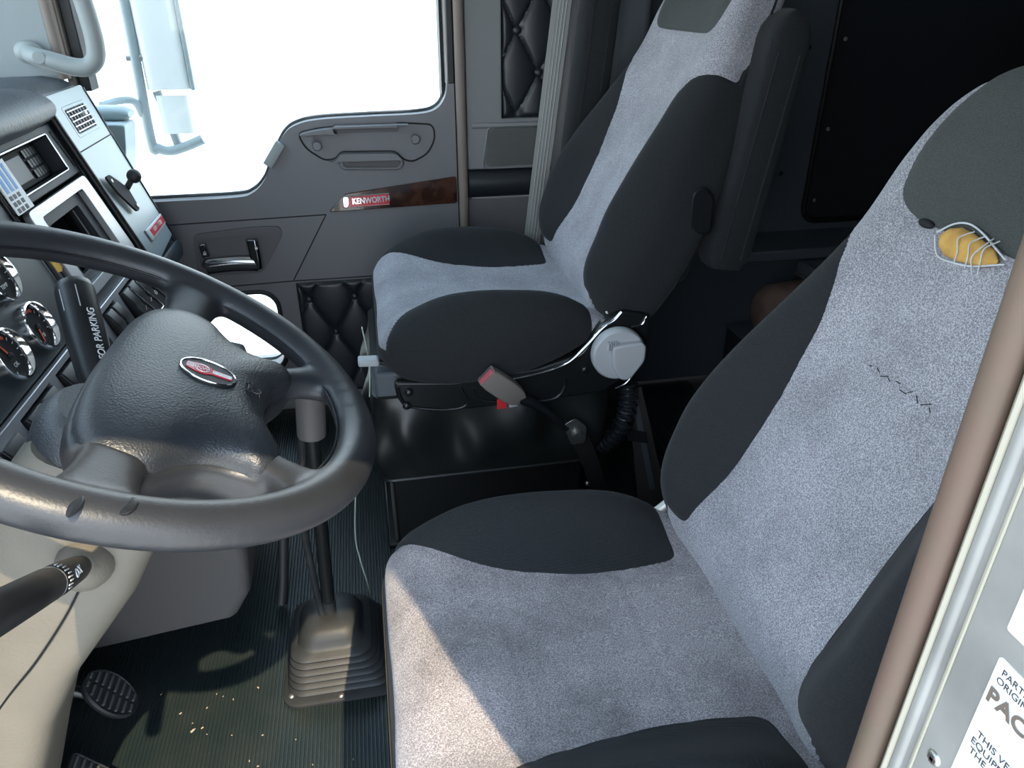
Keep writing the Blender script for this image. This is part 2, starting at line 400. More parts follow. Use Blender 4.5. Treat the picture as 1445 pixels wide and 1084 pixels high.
lb2 = jamb_label('jamb_sticker', .088, .1795, .866, .935, 'blank white sticker above the lettered one on the door jamb')

# ---- passenger door -------------------------------------------------
door = thing('door_1', (-.2, YD, 0.03), 'grey moulded passenger door with window, wood trim and tufted pocket pad', 'door', kind='structure')
def dpx(L): return [tuple(PY(a, b, YD)[[0, 2]]) for a, b in L]
sill = smooth_path([(-.80, .640), (-.508, .643), (-.332, .645), (-.285, .655), (-.252, .685), (-.225, .735), (-.19, .792), (-.155, .815), (-.10, .825), (.02, .829), (.14, .832), (.185, .842), (.208, .868), (.216, .905), (.217, .97)], 84)
outer = [tuple(p) for p in sill] + [(.233, .97), (.233, .06), (-.80, .06)]
peep = rrect(-.372, .275, .101, .111, .045, 6)
mesh('door_panel', *plate(outer, [peep], DO, .055), 'door', door, bevel=.020, bseg=4, ang=60)
mesh('light_gap_filler', *box((.205, YD + .03, -.02), (.275, YD + .09, 1.56)), 'rubber', door)  # dark pillar box added to close the light leak beside the door
mesh('window_seal', *tube([(p[0], YD + .040, p[1] + .001) for p in sill], .006, 8), 'rubber', door)
mesh('door_skin', *plate([(-.80, -.05), (.233, -.05), (.233, .60), (-.80, .60)], [peep], lambda u, v, d: (u, YD + .075 - d, v), .02), 'jamb', door)
mesh('window_frame', *box((.2185, YD - .002, .90), (.2345, YD + .06, 1.55)), 'rubber', door, bevel=.003)
mesh('window_frame_inner', *box((.2135, YD + .018, .90), (.2185, YD + .05, 1.55)), 'steel', door)
mesh('front_frame', *box((-.622, YD + .0, .90), (-.598, YD + .06, 1.55)), 'rubber', door, bevel=.003)
mesh('front_frame_inner', *box((-.64, YD - .012, .90), (-.624, YD + .04, 1.55)), 'seal', door, bevel=.004)
mesh('peep_gasket', *tube([(a, YD + .004, b) for a, b in rrect(-.372, .275, .108, .118, .048, 6)], .0075, 8, loop=True), 'rubber', door)
w1 = struct('window_1', box((-.61, YD + .030, .58), (.222, YD + .034, 1.55)), 'glass')
w2 = struct('window_2', box((-.48, YD + .060, .16), (-.268, YD + .064, .39)), 'glass')
# armrest pull moulding: a raised body with a cup on top and a finger recess below
pull = round_poly([(-.158, .795), (-.10, .806), (.10, .812), (.176, .806), (.180, .772), (.160, .735), (.118, .716), (.094, .724), (.078, .744), (-.058, .747), (-.072, .730), (-.10, .728), (-.142, .758)], .022, 5)
cup = rrect(.008, .8025, .078, .0085, .008, 4)
pl = mesh('pull_handle', *plate(pull, [cup], lambda u, v, d: DO(u, v, d + .032 ), .032), 'door', door, bevel=.010, bseg=3, ang=50)
mesh('pull_seam', *tube([(a, YD - .001, b) for a, b in pull], .0022, 6, loop=True), 'matteblack', pl)
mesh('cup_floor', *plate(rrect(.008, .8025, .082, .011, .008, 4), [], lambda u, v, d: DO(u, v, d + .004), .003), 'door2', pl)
for q in (-.112, .128):
    mesh('screw_cap', *disc((q, YD - .0322, .768 if q < 0 else .776), (0, -1, 0), [(.0001, .0014), (.0095, .0014), (.0105, .0004), (.0115, .0004)], 24), 'door', pl)
mesh('recess_floor', *plate(round_poly([(-.058, .742), (.078, .740), (.095, .716), (.083, .699), (-.060, .704)], .014, 5), [], lambda u, v, d: DO(u, v, d + .0015), .002), 'door2', door)  # darker plate: shade of the finger recess put into its colour
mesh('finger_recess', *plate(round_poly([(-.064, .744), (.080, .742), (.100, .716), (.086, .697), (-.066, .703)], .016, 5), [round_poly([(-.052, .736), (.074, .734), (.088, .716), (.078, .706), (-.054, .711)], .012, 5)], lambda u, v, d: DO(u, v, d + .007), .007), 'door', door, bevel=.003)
# wood strip, badge
wd = mesh('wood_trim', *plate(round_poly([(-.058, .643), (.230, .676), (.230, .606), (-.105, .598)], .008, 4), [], lambda u, v, d: DO(u, v, d + .006), .008), 'wood', door, bevel=.003)
bd = mesh('badge', *plate([(-.064, .636), (.053, .640), (.052, .612), (-.067, .608)], [], lambda u, v, d: DO(u, v, d + .0085), .003), 'red', wd, bevel=.0008)
mesh('badge_frame', *tube([(a, YD - .0088, b) for a, b in [(-.064, .636), (.053, .640), (.052, .612), (-.067, .608)]], .0011, 6, loop=True), 'chrome', wd)
text('lettering', 'KENWORTH', .0205, (.006, YD - .0092, .6247), (1, 0, .03), (0, 0, 1), 'chrome', wd, depth=.0006, bold=.0006, sx=.82)
mesh('badge_emblem', *plate(round_poly([(-.064, .635), (-.0515, .6355), (-.0515, .617), (-.057, .609), (-.0645, .612)], .004, 3), [], lambda u, v, d: DO(u, v, d + .0096), .002), 'chrome', wd)
text('emblem_letters', 'K', .012, (-.0580, YD - .0099, .6240), (1, 0, 0), (0, 0, 1), 'red', wd, depth=.0003)
# moulded seams, lower map pocket panel, handle bowl
def seam(name, L, r=.0016): mesh(name, *tube([(a, YD + .0002, b) for a, b in L], r, 6), 'matteblack', door)
seam('seam_line', [(-.60, .582), (-.112, .591)]); seam('seam_line', [(-.112, .591), (-.140, .545), (-.216, .420)])
seam('seam_line', [(-.60, .408), (-.216, .417), (.23, .417)])
hb = round_poly([(-.446, .558), (-.30, .570), (-.232, .568), (-.226, .548), (-.292, .446), (-.452, .448)], .018, 5)
hb_in = round_poly([(-.436, .542), (-.30, .551), (-.278, .551), (-.286, .458), (-.442, .460)], .010, 4)
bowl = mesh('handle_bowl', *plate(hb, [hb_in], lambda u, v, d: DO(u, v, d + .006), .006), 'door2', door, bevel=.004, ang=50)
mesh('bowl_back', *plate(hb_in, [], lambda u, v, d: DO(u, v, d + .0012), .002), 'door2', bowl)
hd = mesh('door_handle', *join(loft([[(x0, YD - y, z) for y, z in ((.004, zc - .021), (.020, zc - .021), (.025, zc - .006), (.023, zc + .012), (.016, zc + .019), (.006, zc + .017))] for x0, zc in zip(np.linspace(-.425, -.300, 14), .476 + .004 * np.sin(np.linspace(0, 3, 14)))]),
    loft([[(xc - .016, YD - .006, z), (xc - .010, YD - .022, z), (xc + .010, YD - .026, z), (xc + .016, YD - .020, z), (xc + .014, YD - .004, z)] for xc, z in ((-.304, .462), (-.303, .49), (-.304, .52), (-.305, .541))])), 'dchrome', bowl, bevel=.002)
mesh('lock_button', *plate(round_poly([(-.434, .532), (-.418, .538), (-.412, .500), (-.430, .497)], .006, 4), [], lambda u, v, d: DO(u, v, d + .020), .016), 'dchrome', bowl, bevel=.003)
mesh('handle_pivot', *disc((-.424, YD - .004, .482), (0, -1, 0), [(.011, 0), (.011, .016), (.008, .020), (.0001, .0205)], 18), 'dchrome', bowl)
for cx, cz in ((-.421, .514), (-.294, .521)):   # padlock marks
    mesh('lock_mark', *join(box((cx - .0035, YD - .0276, cz - .004), (cx + .0035, YD - .0268, cz + .001)), tube([(cx + .0024 * math.cos(a), YD - .0272, cz + .0015 + .0034 * math.sin(a)) for a in np.linspace(0, math.pi, 9)], .0005, 5)), 'whitep', bowl)
# window side clip (small knob on the sill curve)
mesh('sill_clip', *loft([[(-.237 + .038 * t + a * .010, YD - .006 - b * .010, .722 + .052 * t - a * .007) for a, b in ((-1, -1), (1, -1), (1, 1), (0, 1.4), (-1, 1))] for t in (0, .3, .7, 1)]), 'grab', door, bevel=.002)

# tufted pads -----------------------------------------------------------
def tufted(name, x0, x1, z0, z1, pitch_x, pitch_z, ox, oz, amp, parent, base_d=.004, nbut=True, brad=.009):
    """diamond-tufted leather: pillows between buttons; buttons on a staggered lattice"""
    nx, nz = int((x1 - x0) / .0035), int((z1 - z0) / .0035)
    B = []
    for i in range(-8, 9):
        for j in range(-8, 9):
            B.append((ox + pitch_x * i, oz + pitch_z * j)); B.append((ox + pitch_x * (i + .5), oz + pitch_z * (j + .5)))
    B = np.array(B); V = []; F = []
    for j in range(nz + 1):
        for i in range(nx + 1):
            xx = x0 + (x1 - x0) * i / nx; zz = z0 + (z1 - z0) * j / nz
            a = (xx - ox) / pitch_x; b = (zz - oz) / pitch_z
            p, q = (a + b), (a - b); p -= round(p); q -= round(q)
            s1_, s2_ = abs(math.sin(math.pi * (a + b))), abs(math.sin(math.pi * (a - b))); h = .45 * (1 - math.exp(-s1_ / .07)) * (1 - math.exp(-s2_ / .07)) + .55 * math.sqrt(s1_ * s2_)
            dmin = np.min(np.hypot(B[:, 0] - xx, B[:, 1] - zz)); h *= 1 - math.exp(-(dmin / .013) ** 2)
            ed = min(xx - x0, x1 - xx, zz - z0, z1 - zz); e = min(1, ed / .012); h = h * (e * (2 - e)) 
            V.append((xx, YD - base_d - amp * h, zz))
    for j in range(nz):
        for i in range(nx):
            k = j * (nx + 1) + i; F.append((k, k + 1, k + nx + 2, k + nx + 1))
    o = mesh(name, V, F, 'leather', parent)
    for bx, bz in B:
        if x0 + .01 < bx < x1 - .005 and z0 + .012 < bz < z1 - .005:
            mesh('button', *ball((bx, YD - base_d - .006, bz), brad, (1, .6, 1), 8), 'leather', o)
    return o
tufted('tufted_pad', -.212, .225, .075, .412, .122, .20, -.183, .365, .011, door, brad=.009)

# ---- passenger side trim behind the door ----------------------------------
wr = struct('wall_right', plate([(.262, .69), (.262, 1.56), (.60, 1.56), (.60, .69)], [[(.352, .815), (.352, 1.5), (.53, 1.5), (.53, .815)]], lambda u, v, d: DO(u, v, d + .004), .05), 'trim', bevel=.004)
mesh('weatherstrip', *tube([(.2475, YD - .008, z) for z in np.linspace(.02, 1.55, 40)], .0125, 12), 'seal', wr)
tufted('tufted_panel', .352, .53, .815, 1.5, .112, .193, .392, 1.018, .013, wr, base_d=-.012, brad=.0105)
mesh('shelf_edge', *loft([[(x0, YD - .004, .806), (x0, YD - .014 * k, .806), (x0, YD - .014 * k, .798), (x0, YD - .004, .792)] for x0, k in ((.275, .3), (.31, 1.), (.60, 1.))]), 'trim', wr, bevel=.002)
spk = mesh('speaker_grille', *plate(round_poly([(.322, .792), (.50, .792), (.50, .700), (.306, .700)], .014, 5), [], lambda u, v, d: DO(u, v, d + .010), .006), 'speaker', wr, bevel=.002)
V = []; F = []
mesh('grille_rib', *join(*[box((.314, YD - .0112, z), (.495, YD - .0098, z + .0016)) for z in np.arange(.704, .789, .0042)]), 'speaker', spk, smooth=False); 
spk.children[0]['kind'] = 'stuff'
mesh('speaker_bezel', *tube([(a, YD - .006, b) for a, b in round_poly([(.316, .797), (.508, .797), (.508, .694), (.299, .694)], .016, 5)], .0035, 8, loop=True), 'trim', wr)
mesh('vinyl_roll', *loft([[(x0, YD + .01 - .026 * math.cos(a), .652 + .037 * math.sin(a)) for a in np.linspace(-math.pi / 2, math.pi / 2, 14)] + [(x0, YD + .03, .689), (x0, YD + .03, .615)] for x0 in (.262, .42, .60)]), 'leather', wr)
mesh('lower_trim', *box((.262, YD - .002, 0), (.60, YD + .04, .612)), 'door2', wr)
mesh('upper_front_pillar', *plate([(-.98, .925), (-.640, .925), (-.640, 1.56), (-.98, 1.56)], [], lambda u, v, d: DO(u, v, d + .03), .08), 'apillar', wr, bevel=.012, bseg=3)
mesh('pillar_edge_strip', *tube([(-.640 + .008 * 0, YD - .022, z) for z in np.linspace(.93, 1.55, 12)], .013, 10), 'seal', wr)
mesh('front_side_panel', *box((-.98, YD - .004, 0), (-.80, YD + .06, .93)), 'kick', wr)
# sleeper compartment (dark)
sl = struct('wall_back', box((2.25, .17, 0), (2.3, YD + .05, 1.56)), 'sleeper')
slr = struct('wall_sleeper_side', box((.60, YD + .02, .0), (2.25, YD + .06, 1.56)), 'sleeper')
pan = mesh('dark_hatch', *plate(rrect(1.66, 1.01, .395, .505, .04, 6), [], lambda u, v, d: DO(u, v, d - .010), .012), 'sleeper2', slr, bevel=.003)
mesh('hatch_frame', *tube([(a, YD + .010, b) for a, b in rrect(1.66, 1.01, .403, .513, .046, 6)], .008, 8, loop=True), 'black', slr)
for q in (.56, .76, .99, 1.25):
    mesh('hatch_screw', *ball((1.287, YD + .008, q), .006, (1, .5, 1), 6), 'steel', pan)
for q, z in ((1.08, .56), (1.17, .64), (1.11, .86), (1.19, .97), (1.09, 1.08)):
    mesh('snap_stud', *ball((q, YD + .018, z), .007, (1, .5, 1), 6), 'matteblack', slr)
mesh('opening_pillar', *box((.60, YD - .10, 0), (.70, YD + .02, 1.56)), 'sleeper', slr, bevel=.02, bseg=3)
mesh('side_ledge', *box((1.0, YD - .16, .440), (2.25, YD + .02, .470)), 'sleeper', slr, bevel=.006)
bk = thing('sleeper_bunk', (1.7, 1.2, 0), 'low dark bunk box across the sleeper behind the seats', 'bunk')
mesh('bunk_top', *box((1.16, .22, .405), (2.24, YD - .162, .440)), 'sleeper', bk, bevel=.006)
mesh('bunk_base', *box((1.40, .22, .0), (2.24, YD - .02, .404)), 'sleeper2', bk, bevel=.004)
mesh('edge_strip', *tube([(1.158, y0, .404) for y0 in np.linspace(.25, YD - .17, 12)], .004, 6), 'steel', bk)
bag = mesh('brown_bag', *loft([[(1.06 + .30 * t + 0 * a, 1.77 + rr * math.cos(a),   .292 + rr * .9 * math.sin(a)) for a in np.linspace(0, 2 * math.pi, 20, endpoint=False)] for t, rr in ((0, .045), (.04, .075), (.12, .092), (.4, .10), (.8, .095), (1, .06))]), 'bag')
tag(bag, 'dusty brown rolled bag tucked under the sleeper bunk edge', 'bag')
st = thing('storage_box', (1.25, 1.77, 0), 'black storage box under the bunk holding the brown bag', 'box')
mesh('box_body', *box((1.045, 1.62, .0), (1.385, 1.92, .196)), 'sleeper2', st, bevel=.006)
mesh('box_lid', *box((1.04, 1.615, .196), (1.388, 1.925, .2015)), 'sleeper', st, bevel=.002)
# windshield and firewall
fw = struct('wall_front', box((-.98, .20, 0), (-.93, YD, .90)), 'matteblack')
wsg = struct('window_3', loft([[(-.955, .2, .92), (-.955, YD - .04, .92), (-.95, YD - .04, .92), (-.95, .2, .92)], [(-.905, .2, 1.56), (-.905, YD - .04, 1.56), (-.90, YD - .04, 1.56), (-.90, .2, 1.56)]]), 'glass')
mesh('centre_post', *tube([(-.952, 1.07, .92), (-.90, 1.07, 1.56)], .018, 10), 'black', wsg)
toe = mesh('toe_board', *loft([[(-.93, .2, .30), (-.93, YD, .30), (-.68, YD, .003), (-.68, .2, .003)], [(-.94, .2, .29), (-.94, YD, .29), (-.70, YD, .001), (-.70, .2, .001)]]), 'mat', fw)

# ================================================================ DASHBOARD
dash = thing('dashboard', (-.7, 1.05, 0.0), 'dark truck dashboard with round gauges, rocker switches and silver trim', 'dashboard')
Dmap = lambda base: (lambda u, v, d: DF(u, v, d + base))
def seg(y0, y1, off=0, name='dash_body', m='dash', s1=.40):
    a = DF(0, 0, off); b = DF(0, s1, off)
    prof = [(-.93, .905), (a[0] - .03, .905), (a[0], a[2]), (b[0], b[2]), (b[0] - .08, b[2] - .04), (-.90, b[2] - .04)]
    return mesh(name, *loft([[(p, y, q) for p, q in prof] for y in (y0, y1)]), m, dash, bevel=.006)
seg(.22, 1.262, -.004, s1=.42); seg(1.262, 1.615, -.075, 'bay_body', 'matteblack', s1=.40); seg(1.615, 1.862, -.004, 'end_body')
# pebbled top pad and brow
mesh('top_pad', *loft([[(-.93, y, .90), (-.93, y, .925), (-.76, y, .945 + k), (-.655, y, .948 + k), (-.615, y, .940 + k), (-.596, y, .925 + k), (-.597, y, .906), (-.66, y, .90)] for y, k in ((.22, 0), (1.2, 0), (1.70, 0), (1.84, -.004), (1.868, -.012))]), 'dashtop', dash, bevel=.008, bseg=3)
brow_s = []
for y, k in ((.24, .9), (.6, 1.0), (1.2, 1.), (1.50, 1.), (1.60, .9), (1.640, .66), (1.655, .35)):
    c = DF(y, .004, .006)
    brow_s.append([(c[0] - .05 + (.088 * math.cos(a)) * k, y, c[2] - .006 + (.040 * math.sin(a)) * k + .008 * k) for a in np.linspace(-2.3, 2.3, 22)])
mesh('instrument_brow', *loft(brow_s), 'dashtop', dash)
# gauge panel and gauges
mesh('gauge_panel', *plate(round_poly([(.26, .075), (1.258, .075), (1.258, .315), (.26, .315)], .006, 3), [], Dmap(.006), .008), 'gauge_panel', dash, bevel=.002)
mesh('panel_edge', *tube([DF(1.2635, s, .008) for s in np.linspace(.07, .312, 8)], .0035, 8), 'black', dash)
def gauge(y, s, r=.0385, ang=.8, txt='PSI', nm='gauge'):
    c = DF(y, s, .006)
    bz = mesh('gauge_bezel', *disc(c, DN, [(r, 0), (r, .008), (r * .97, .012), (r * .90, .0125), (r * .80, .006), (r * .79, .001)], 44), 'chrome', dash)
    mesh('gauge_face', *disc(c + DN * .001, DN, [(r * .80, 0), (r * .80, .0012), (.0001, .0012)], 36), 'matteblack', bz)
    rt = np.array([0, 1., 0]); up = -DD; cc = c + DN * .0026
    def dirv(a): return rt * math.cos(a) + up * math.sin(a)
    tk = []
    for k in range(13):
        a = math.radians(225 - 270 * k / 12 + 20); tk.append(frame_box(cc + dirv(a) * r * .68, dirv(a), np.cross(DN, dirv(a)), DN, (r * .06, .0006, .0002)))
    mesh('tick_marks', *join(*tk), 'whitep', bz, smooth=False)
    mesh('red_arc', *join(*[frame_box(cc + dirv(math.radians(a)) * r * .66, dirv(math.radians(a)), np.cross(DN, dirv(math.radians(a))), DN, (r * .05, .0012, .00025)) for a in range(60, 121, 7)]), 'orange', bz, smooth=False)
    nd = dirv(ang); mesh('needle', *frame_box(cc + nd * r * .26 + DN * .001, nd, np.cross(DN, nd), DN, (r * .36, .0011, .0004)), 'orange', bz, smooth=False)
    mesh('needle_cap', *disc(cc + DN * .001, DN, [(.0045, 0), (.0035, .0025), (.0001, .003)], 14), 'black', bz)
    text('dial_lettering', txt, .0085, cc - up * r * .38 + DN * .0003, rt, up, 'whitep', bz, depth=.0001)
gauge(1.119, .265, ang=math.radians(250), txt='PSI'); gauge(1.018, .264, ang=math.radians(110), txt='OIL'); gauge(1.116, .180, ang=math.radians(200), txt='TEMP')
gauge(1.018, .180, txt='VOLT'); gauge(.80, .195, .075, txt='MPH', ang=math.radians(215))
# silver switch strip with slots
slots = [(.935, 1.043), (1.068, 1.178), (1.205, 1.255), (1.300, 1.372), (1.405, 1.612)]
mesh('switch_strip', *plate([(.70, .3175), (1.625, .3175), (1.625, .412), (.70, .412)], [[(a, .328), (b, .328), (b, .404), (a, .404)] for a, b in slots], Dmap(.014), .012), 'silver', dash, bevel=.0015)
mesh('strip_back', *plate([(.705, .32), (1.62, .32), (1.62, .41), (.705, .41)], [], Dmap(.001), .004), 'matteblack', dash)
def rocker(y0, y1, chrome=False, mark=None, s0=.331, s1=.400):
    sec = []
    for y in (y0 + .001, y0 + .003, y1 - .003, y1 - .001):
        e = 0 if y in (y0 + .003, y1 - .003) else -.002
        sec.append([DF(y, s0, .002), DF(y, s0, .020 + e), DF(y, (s0 * .6 + s1 * .4), .027 + e), DF(y, s0 * .45 + s1 * .55, .026 + e), DF(y, s1, .040 + e), DF(y, s1, .002)])
    o = mesh('rocker_switch', *loft(sec), 'black', dash, bevel=.001)
    if chrome:
        mesh('chrome_edge', *tube(smooth_path([DF(y1 - .0015, s0 + .003, .0215), DF(y1 - .0015, s0 * .6 + s1 * .4, .0285), DF(y1 - .002, s1 - .004, .041), DF(y1 - .006, s1 + .001, .0415), DF((y0 + y1) / 2, s1 + .001, .041)], 24), .0011, 6), 'chrome', o)
    if mark: text('symbol', mark, .011, DF((y0 + y1) / 2, s0 * .35 + s1 * .65, .0345), (0, 1, 0), -DD + DN * .4, 'whitep', o, depth=.0002)
    else:
        mesh('symbol', *tube([DF((y0 + y1) / 2 + .005 * math.cos(a), s0 * .35 + s1 * .65 + .004 * math.sin(a), .0345) for a in np.linspace(0, 5.2, 12)], .0005, 5), 'whitep', o)
    return o
rocker(.938, .988); rocker(.990, 1.040, mark='OFF'); rocker(1.071, 1.122, mark='A'); rocker(1.124, 1.175); rocker(1.208, 1.252)
rocker(1.303, 1.336, mark='ON'); rocker(1.338, 1.370)
for k in range(5): rocker(1.408 + k * .0405, 1.446 + k * .0405, chrome=True, mark=('|', 'II', None, 'II', None)[k])
rocker(.80, .85); rocker(.86, .91)
# second row of controls under the strip, at the driver side
low = mesh('lower_strip', *plate([(.70, .416), (1.24, .416), (1.24, .46), (.70, .46)], [], Dmap(.004), .02), 'dash', dash, bevel=.003)
for y in (.80, .86, .92): mesh('rotary_knob', *disc(DF(y, .438, .004), DN, [(.017, 0), (.017, .012), (.014, .018), (.0001, .0185)], 20), 'black', low)
# centre bay: upper pocket and silver-framed lower pocket
mesh('upper_bezel', *plate([(1.266, .030), (1.612, .030), (1.612, .128), (1.266, .128)], [round_poly([(1.285, .046), (1.556, .046), (1.556, .112), (1.285, .112)], .006, 3)], Dmap(.004), .03), 'dash', dash, bevel=.002)
mesh('bezel_rim', *tube([DF(a, b, .005) for a, b in round_poly([(1.283, .044), (1.558, .044), (1.558, .114), (1.283, .114)], .006, 3)], .0022, 8, loop=True), 'dchrome', dash)
rad = mesh('radio', *plate([(1.288, .048), (1.553, .048), (1.553, .110), (1.288, .110)], [], Dmap(-.022), .02), 'matteblack', dash, bevel=.002)
mesh('radio_display', *plate([(1.385, .058), (1.47, .058), (1.47, .100), (1.385, .100)], [], Dmap(-.0205), .002), 'gauge_panel', rad)
for i in range(5):
    for j in range(3): mesh('radio_button', *frame_box(DF(1.487 + i * .0125, .060 + j * .018, -.0205), (0, 1, 0), DD, DN, (.0052, .0072, .0018)), 'black', rad, bevel=.0006)
mesh('disc_slot', *plate([(1.580, .044), (1.588, .044), (1.600, .116), (1.592, .116)], [], Dmap(.0055), .001), 'dchrome', dash)
mesh('disc_slot_gap', *plate([(1.5825, .047), (1.586, .047), (1.5965, .113), (1.593, .113)], [], Dmap(.006), .001), 'matteblack', dash)
mesh('pocket_frame', *plate(round_poly([(1.300, .134), (1.590, .134), (1.606, .300), (1.300, .300)], .012, 4), [round_poly([(1.335, .152), (1.545, .152), (1.552, .300 - .018), (1.335, .282)], .008, 4)], Dmap(.012), .012), 'silver', dash, bevel=.004, bseg=3)
mesh('pocket_liner', *plate(round_poly([(1.325, .145), (1.555, .145), (1.56, .29), (1.325, .29)], .006, 3), [round_poly([(1.365, .172), (1.512, .172), (1.518, .266), (1.365, .266)], .006, 3)], Dmap(.0), .014), 'dash', dash, bevel=.003)
mesh('pocket_tray', *plate([(1.34, .16), (1.54, .16), (1.54, .28), (1.34, .28)], [], Dmap(-.05), .01), 'gauge_panel', dash)
mesh('tray_rib', *frame_box(DF(1.500, .220, -.012), (0, 1, 0), DD, DN, (.004, .045, .004)), 'black', dash, bevel=.001)
mesh('lower_bay_face', *plate([(1.266, .302), (1.615, .302), (1.615, .318), (1.266, .318)], [], Dmap(.004), .03), 'dash', dash)
yt = tag(mesh('yellow_tag', *plate([(-.010, -.010), (.012, -.012), (.013, .008), (.003, .012), (-.010, .009)], [], lambda u, v, d: DF(1.285 + u, .222 + v, d + .008), .0015), 'yellow', smooth=False), 'small torn yellow tag stuck beside the gauges on the dash', 'tag')
# border bar and silver-blue end panel with vent
mesh('border_bar', *tube([DF(1.6135 + .055 * max(0, s - .05), s, .012) for s in np.linspace(.02, .40, 12)], .008, 10), 'black', dash)
wing = mesh('end_panel', *plate(round_poly([(1.622, -.012), (1.858, -.012), (1.850, .345), (1.640, .36)], .012, 4), [rrect(1.747, .046, .066, .028, .006, 3)], Dmap(.012), .016), 'wing', dash, bevel=.006, bseg=3)
mesh('end_edge', *tube([DF(1.858 - .008 * max(0, s) / .35, s, .010) for s in np.linspace(-.005, .36, 12)], .005, 8), 'black', dash)
mesh('panel_joint', *tube([DF(y, .0985, .0125) for y in np.linspace(1.624, 1.852, 6)], .0012, 6), 'matteblack', wing)
vent = mesh('air_vent', *plate(rrect(1.747, .046, .070, .032, .007, 3), [rrect(1.747, .046, .059, .0235, .004, 3)], Dmap(.0125), .012), 'wing', dash, bevel=.002)
mesh('vent_well', *plate(rrect(1.747, .046, .066, .029, .005, 3), [], Dmap(-.006), .004), 'matteblack', vent)
for k in range(5): mesh('louver', *frame_box(DF(1.747, .0265 + k * .0098, .0130), (0, 1, 0), DD, DN, (.0595, .0011, .0016)), 'silver', vent, smooth=False)
for k in range(6): mesh('vane', *frame_box(DF(1.702 + k * .018, .046, .0085), (0, 1, 0), DD, DN, (.0008, .0235, .0030)), 'silver', vent, smooth=False)
mesh('vent_tab', *frame_box(DF(1.775, .040, .014), (0, 1, 0), DD, DN, (.007, .004, .004)), 'white', vent, bevel=.001)
db = mesh('dash_badge', *plate([(1.700, .290), (1.842, .290), (1.842, .314), (1.703, .317)], [], Dmap(.0165), .004), 'silver', dash, bevel=.001)
mesh('badge_field', *plate([(1.722, .295), (1.838, .294), (1.838, .310), (1.724, .312)], [], Dmap(.0172), .0012), 'red', db)
text('lettering', 'KENWORTH', .013, DF(1.782, .3028, .0172), (0, 1, 0), -DD, 'chrome', db, depth=.0004, sx=.95)
mesh('lower_end_lip', *loft([[DF(y, .36, .012), DF(y, .375, .016), DF(y, .40, .006), DF(y, .40, -.02), DF(y, .36, -.02)] for y in (1.62, 1.75, 1.862)]), 'dash', dash, bevel=.003)
# ball mount
bm_ = thing('phone_mount', DF(1.71, .21, .014), 'black ball mount with drilled plate fixed to the dash end panel', 'mount')
mesh('mount_plate', *plate(round_poly([(1.650, .158), (1.676, .158), (1.728, .200), (1.722, .248), (1.70, .248), (1.664, .20)], .008, 4), [], Dmap(.024), .005), 'matteblack', bm_, bevel=.001)
mesh('mount_ball', *ball(DF(1.752, .186, .040), .015, n=12), 'rubber', bm_)
mesh('mount_stem', *tube([DF(1.725, .200, .022), DF(1.748, .188, .036)], .0065, 10), 'black', bm_)
for u, v in ((1.662, .170), (1.712, .238)): mesh('bolt', *disc(DF(u, v, .024), DN, [(.004, 0), (.004, .003), (.0001, .0034)], 12), 'steel', bm_)
# printed card leaning in the upper pocket
card = thing('toll_card', DF(1.33, .118, .02), 'white card with blue bars leaning out of the upper dash pocket', 'card')
cd = lambda base: (lambda u, v, d: DF(1.315 + u * .8 - v * .25, .085 + v, .012 + d + base + v * .1))
mesh('card_sheet', *plate([(-.05, -.035), (.028, -.035), (.028, .045), (-.05, .045)], [], cd(0), .002), 'paper', card, smooth=False)
for k, (a, b) in enumerate(((-.040, -.028), (-.018, -.006), (.004, .014))): mesh('blue_bar', *plate([(a, -.030), (b, -.030), (b, .012), (a, .012)], [], cd(.0006), .0006), 'blue', card, smooth=False)
mesh('printed_block', *join(*[plate([(a, z), (a + .012, z), (a + .012, z + .007), (a, z + .007)], [], cd(.0006), .0006) for a in (-.044, -.026, -.006) for z in (.016, .026, .036)]), 'ink', card, smooth=False)

# engine tunnel cover below the dash
tun = mesh('tunnel_cover', *loft([[(p[0], y, p[1]) for p in [(-.66, .44), (-.42, .44), (-.285 - k, .40), (-.262 - k, .24), (-.270 - k, .155), (-.300 - k, .105), (-.52, .078), (-.66, .062)]] for y, k in ((1.05, .012), (1.062, 0), (1.45, .0), (1.60, .02))]), 'kick', bevel=.010, bseg=3)
tag(tun, 'grey brown moulded cover under the dash right of the pedals', 'panel')
hose = tag(mesh('heater_hose', *tube(smooth_path([(-.240, 1.26, .40), (-.222, 1.23, .22), (-.232, 1.20, .10), (-.240, 1.18, .04), (-.245, 1.17, .014)], 40), .011, 10), 'rubber'), 'black rubber hose curving down beside the tunnel cover', 'hose')

# ================================================================ STEERING WHEEL
WC = np.array([-.218, .640, .811]); AL = .5125
WN = np.array([math.sin(AL), 0, math.cos(AL)]); WU = np.array([-math.cos(AL), 0, math.sin(AL)]); WR = np.array([0, 1., 0])
def W3(u, v, h=0): return WC + WR * u + WU * v + WN * h
wheel = thing('steering_wheel', WC - WN * .06, 'black four-spoke steering wheel with oval red and black emblem', 'steering wheel')
RR = .212
ths = np.linspace(0, 2 * math.pi, 160, endpoint=False); secs = []
for t in ths:
    c = W3(RR * math.cos(t), RR * math.sin(t)); e = WR * math.cos(t) + WU * math.sin(t); ph = np.linspace(0, 2 * math.pi, 18, endpoint=False)
    a, b = .0205, .0175
    secs.append(c + a * np.cos(ph)[:, None] * e + b * np.sin(ph)[:, None] * WN)
RIMGEO = [loft(secs, loop=True)]
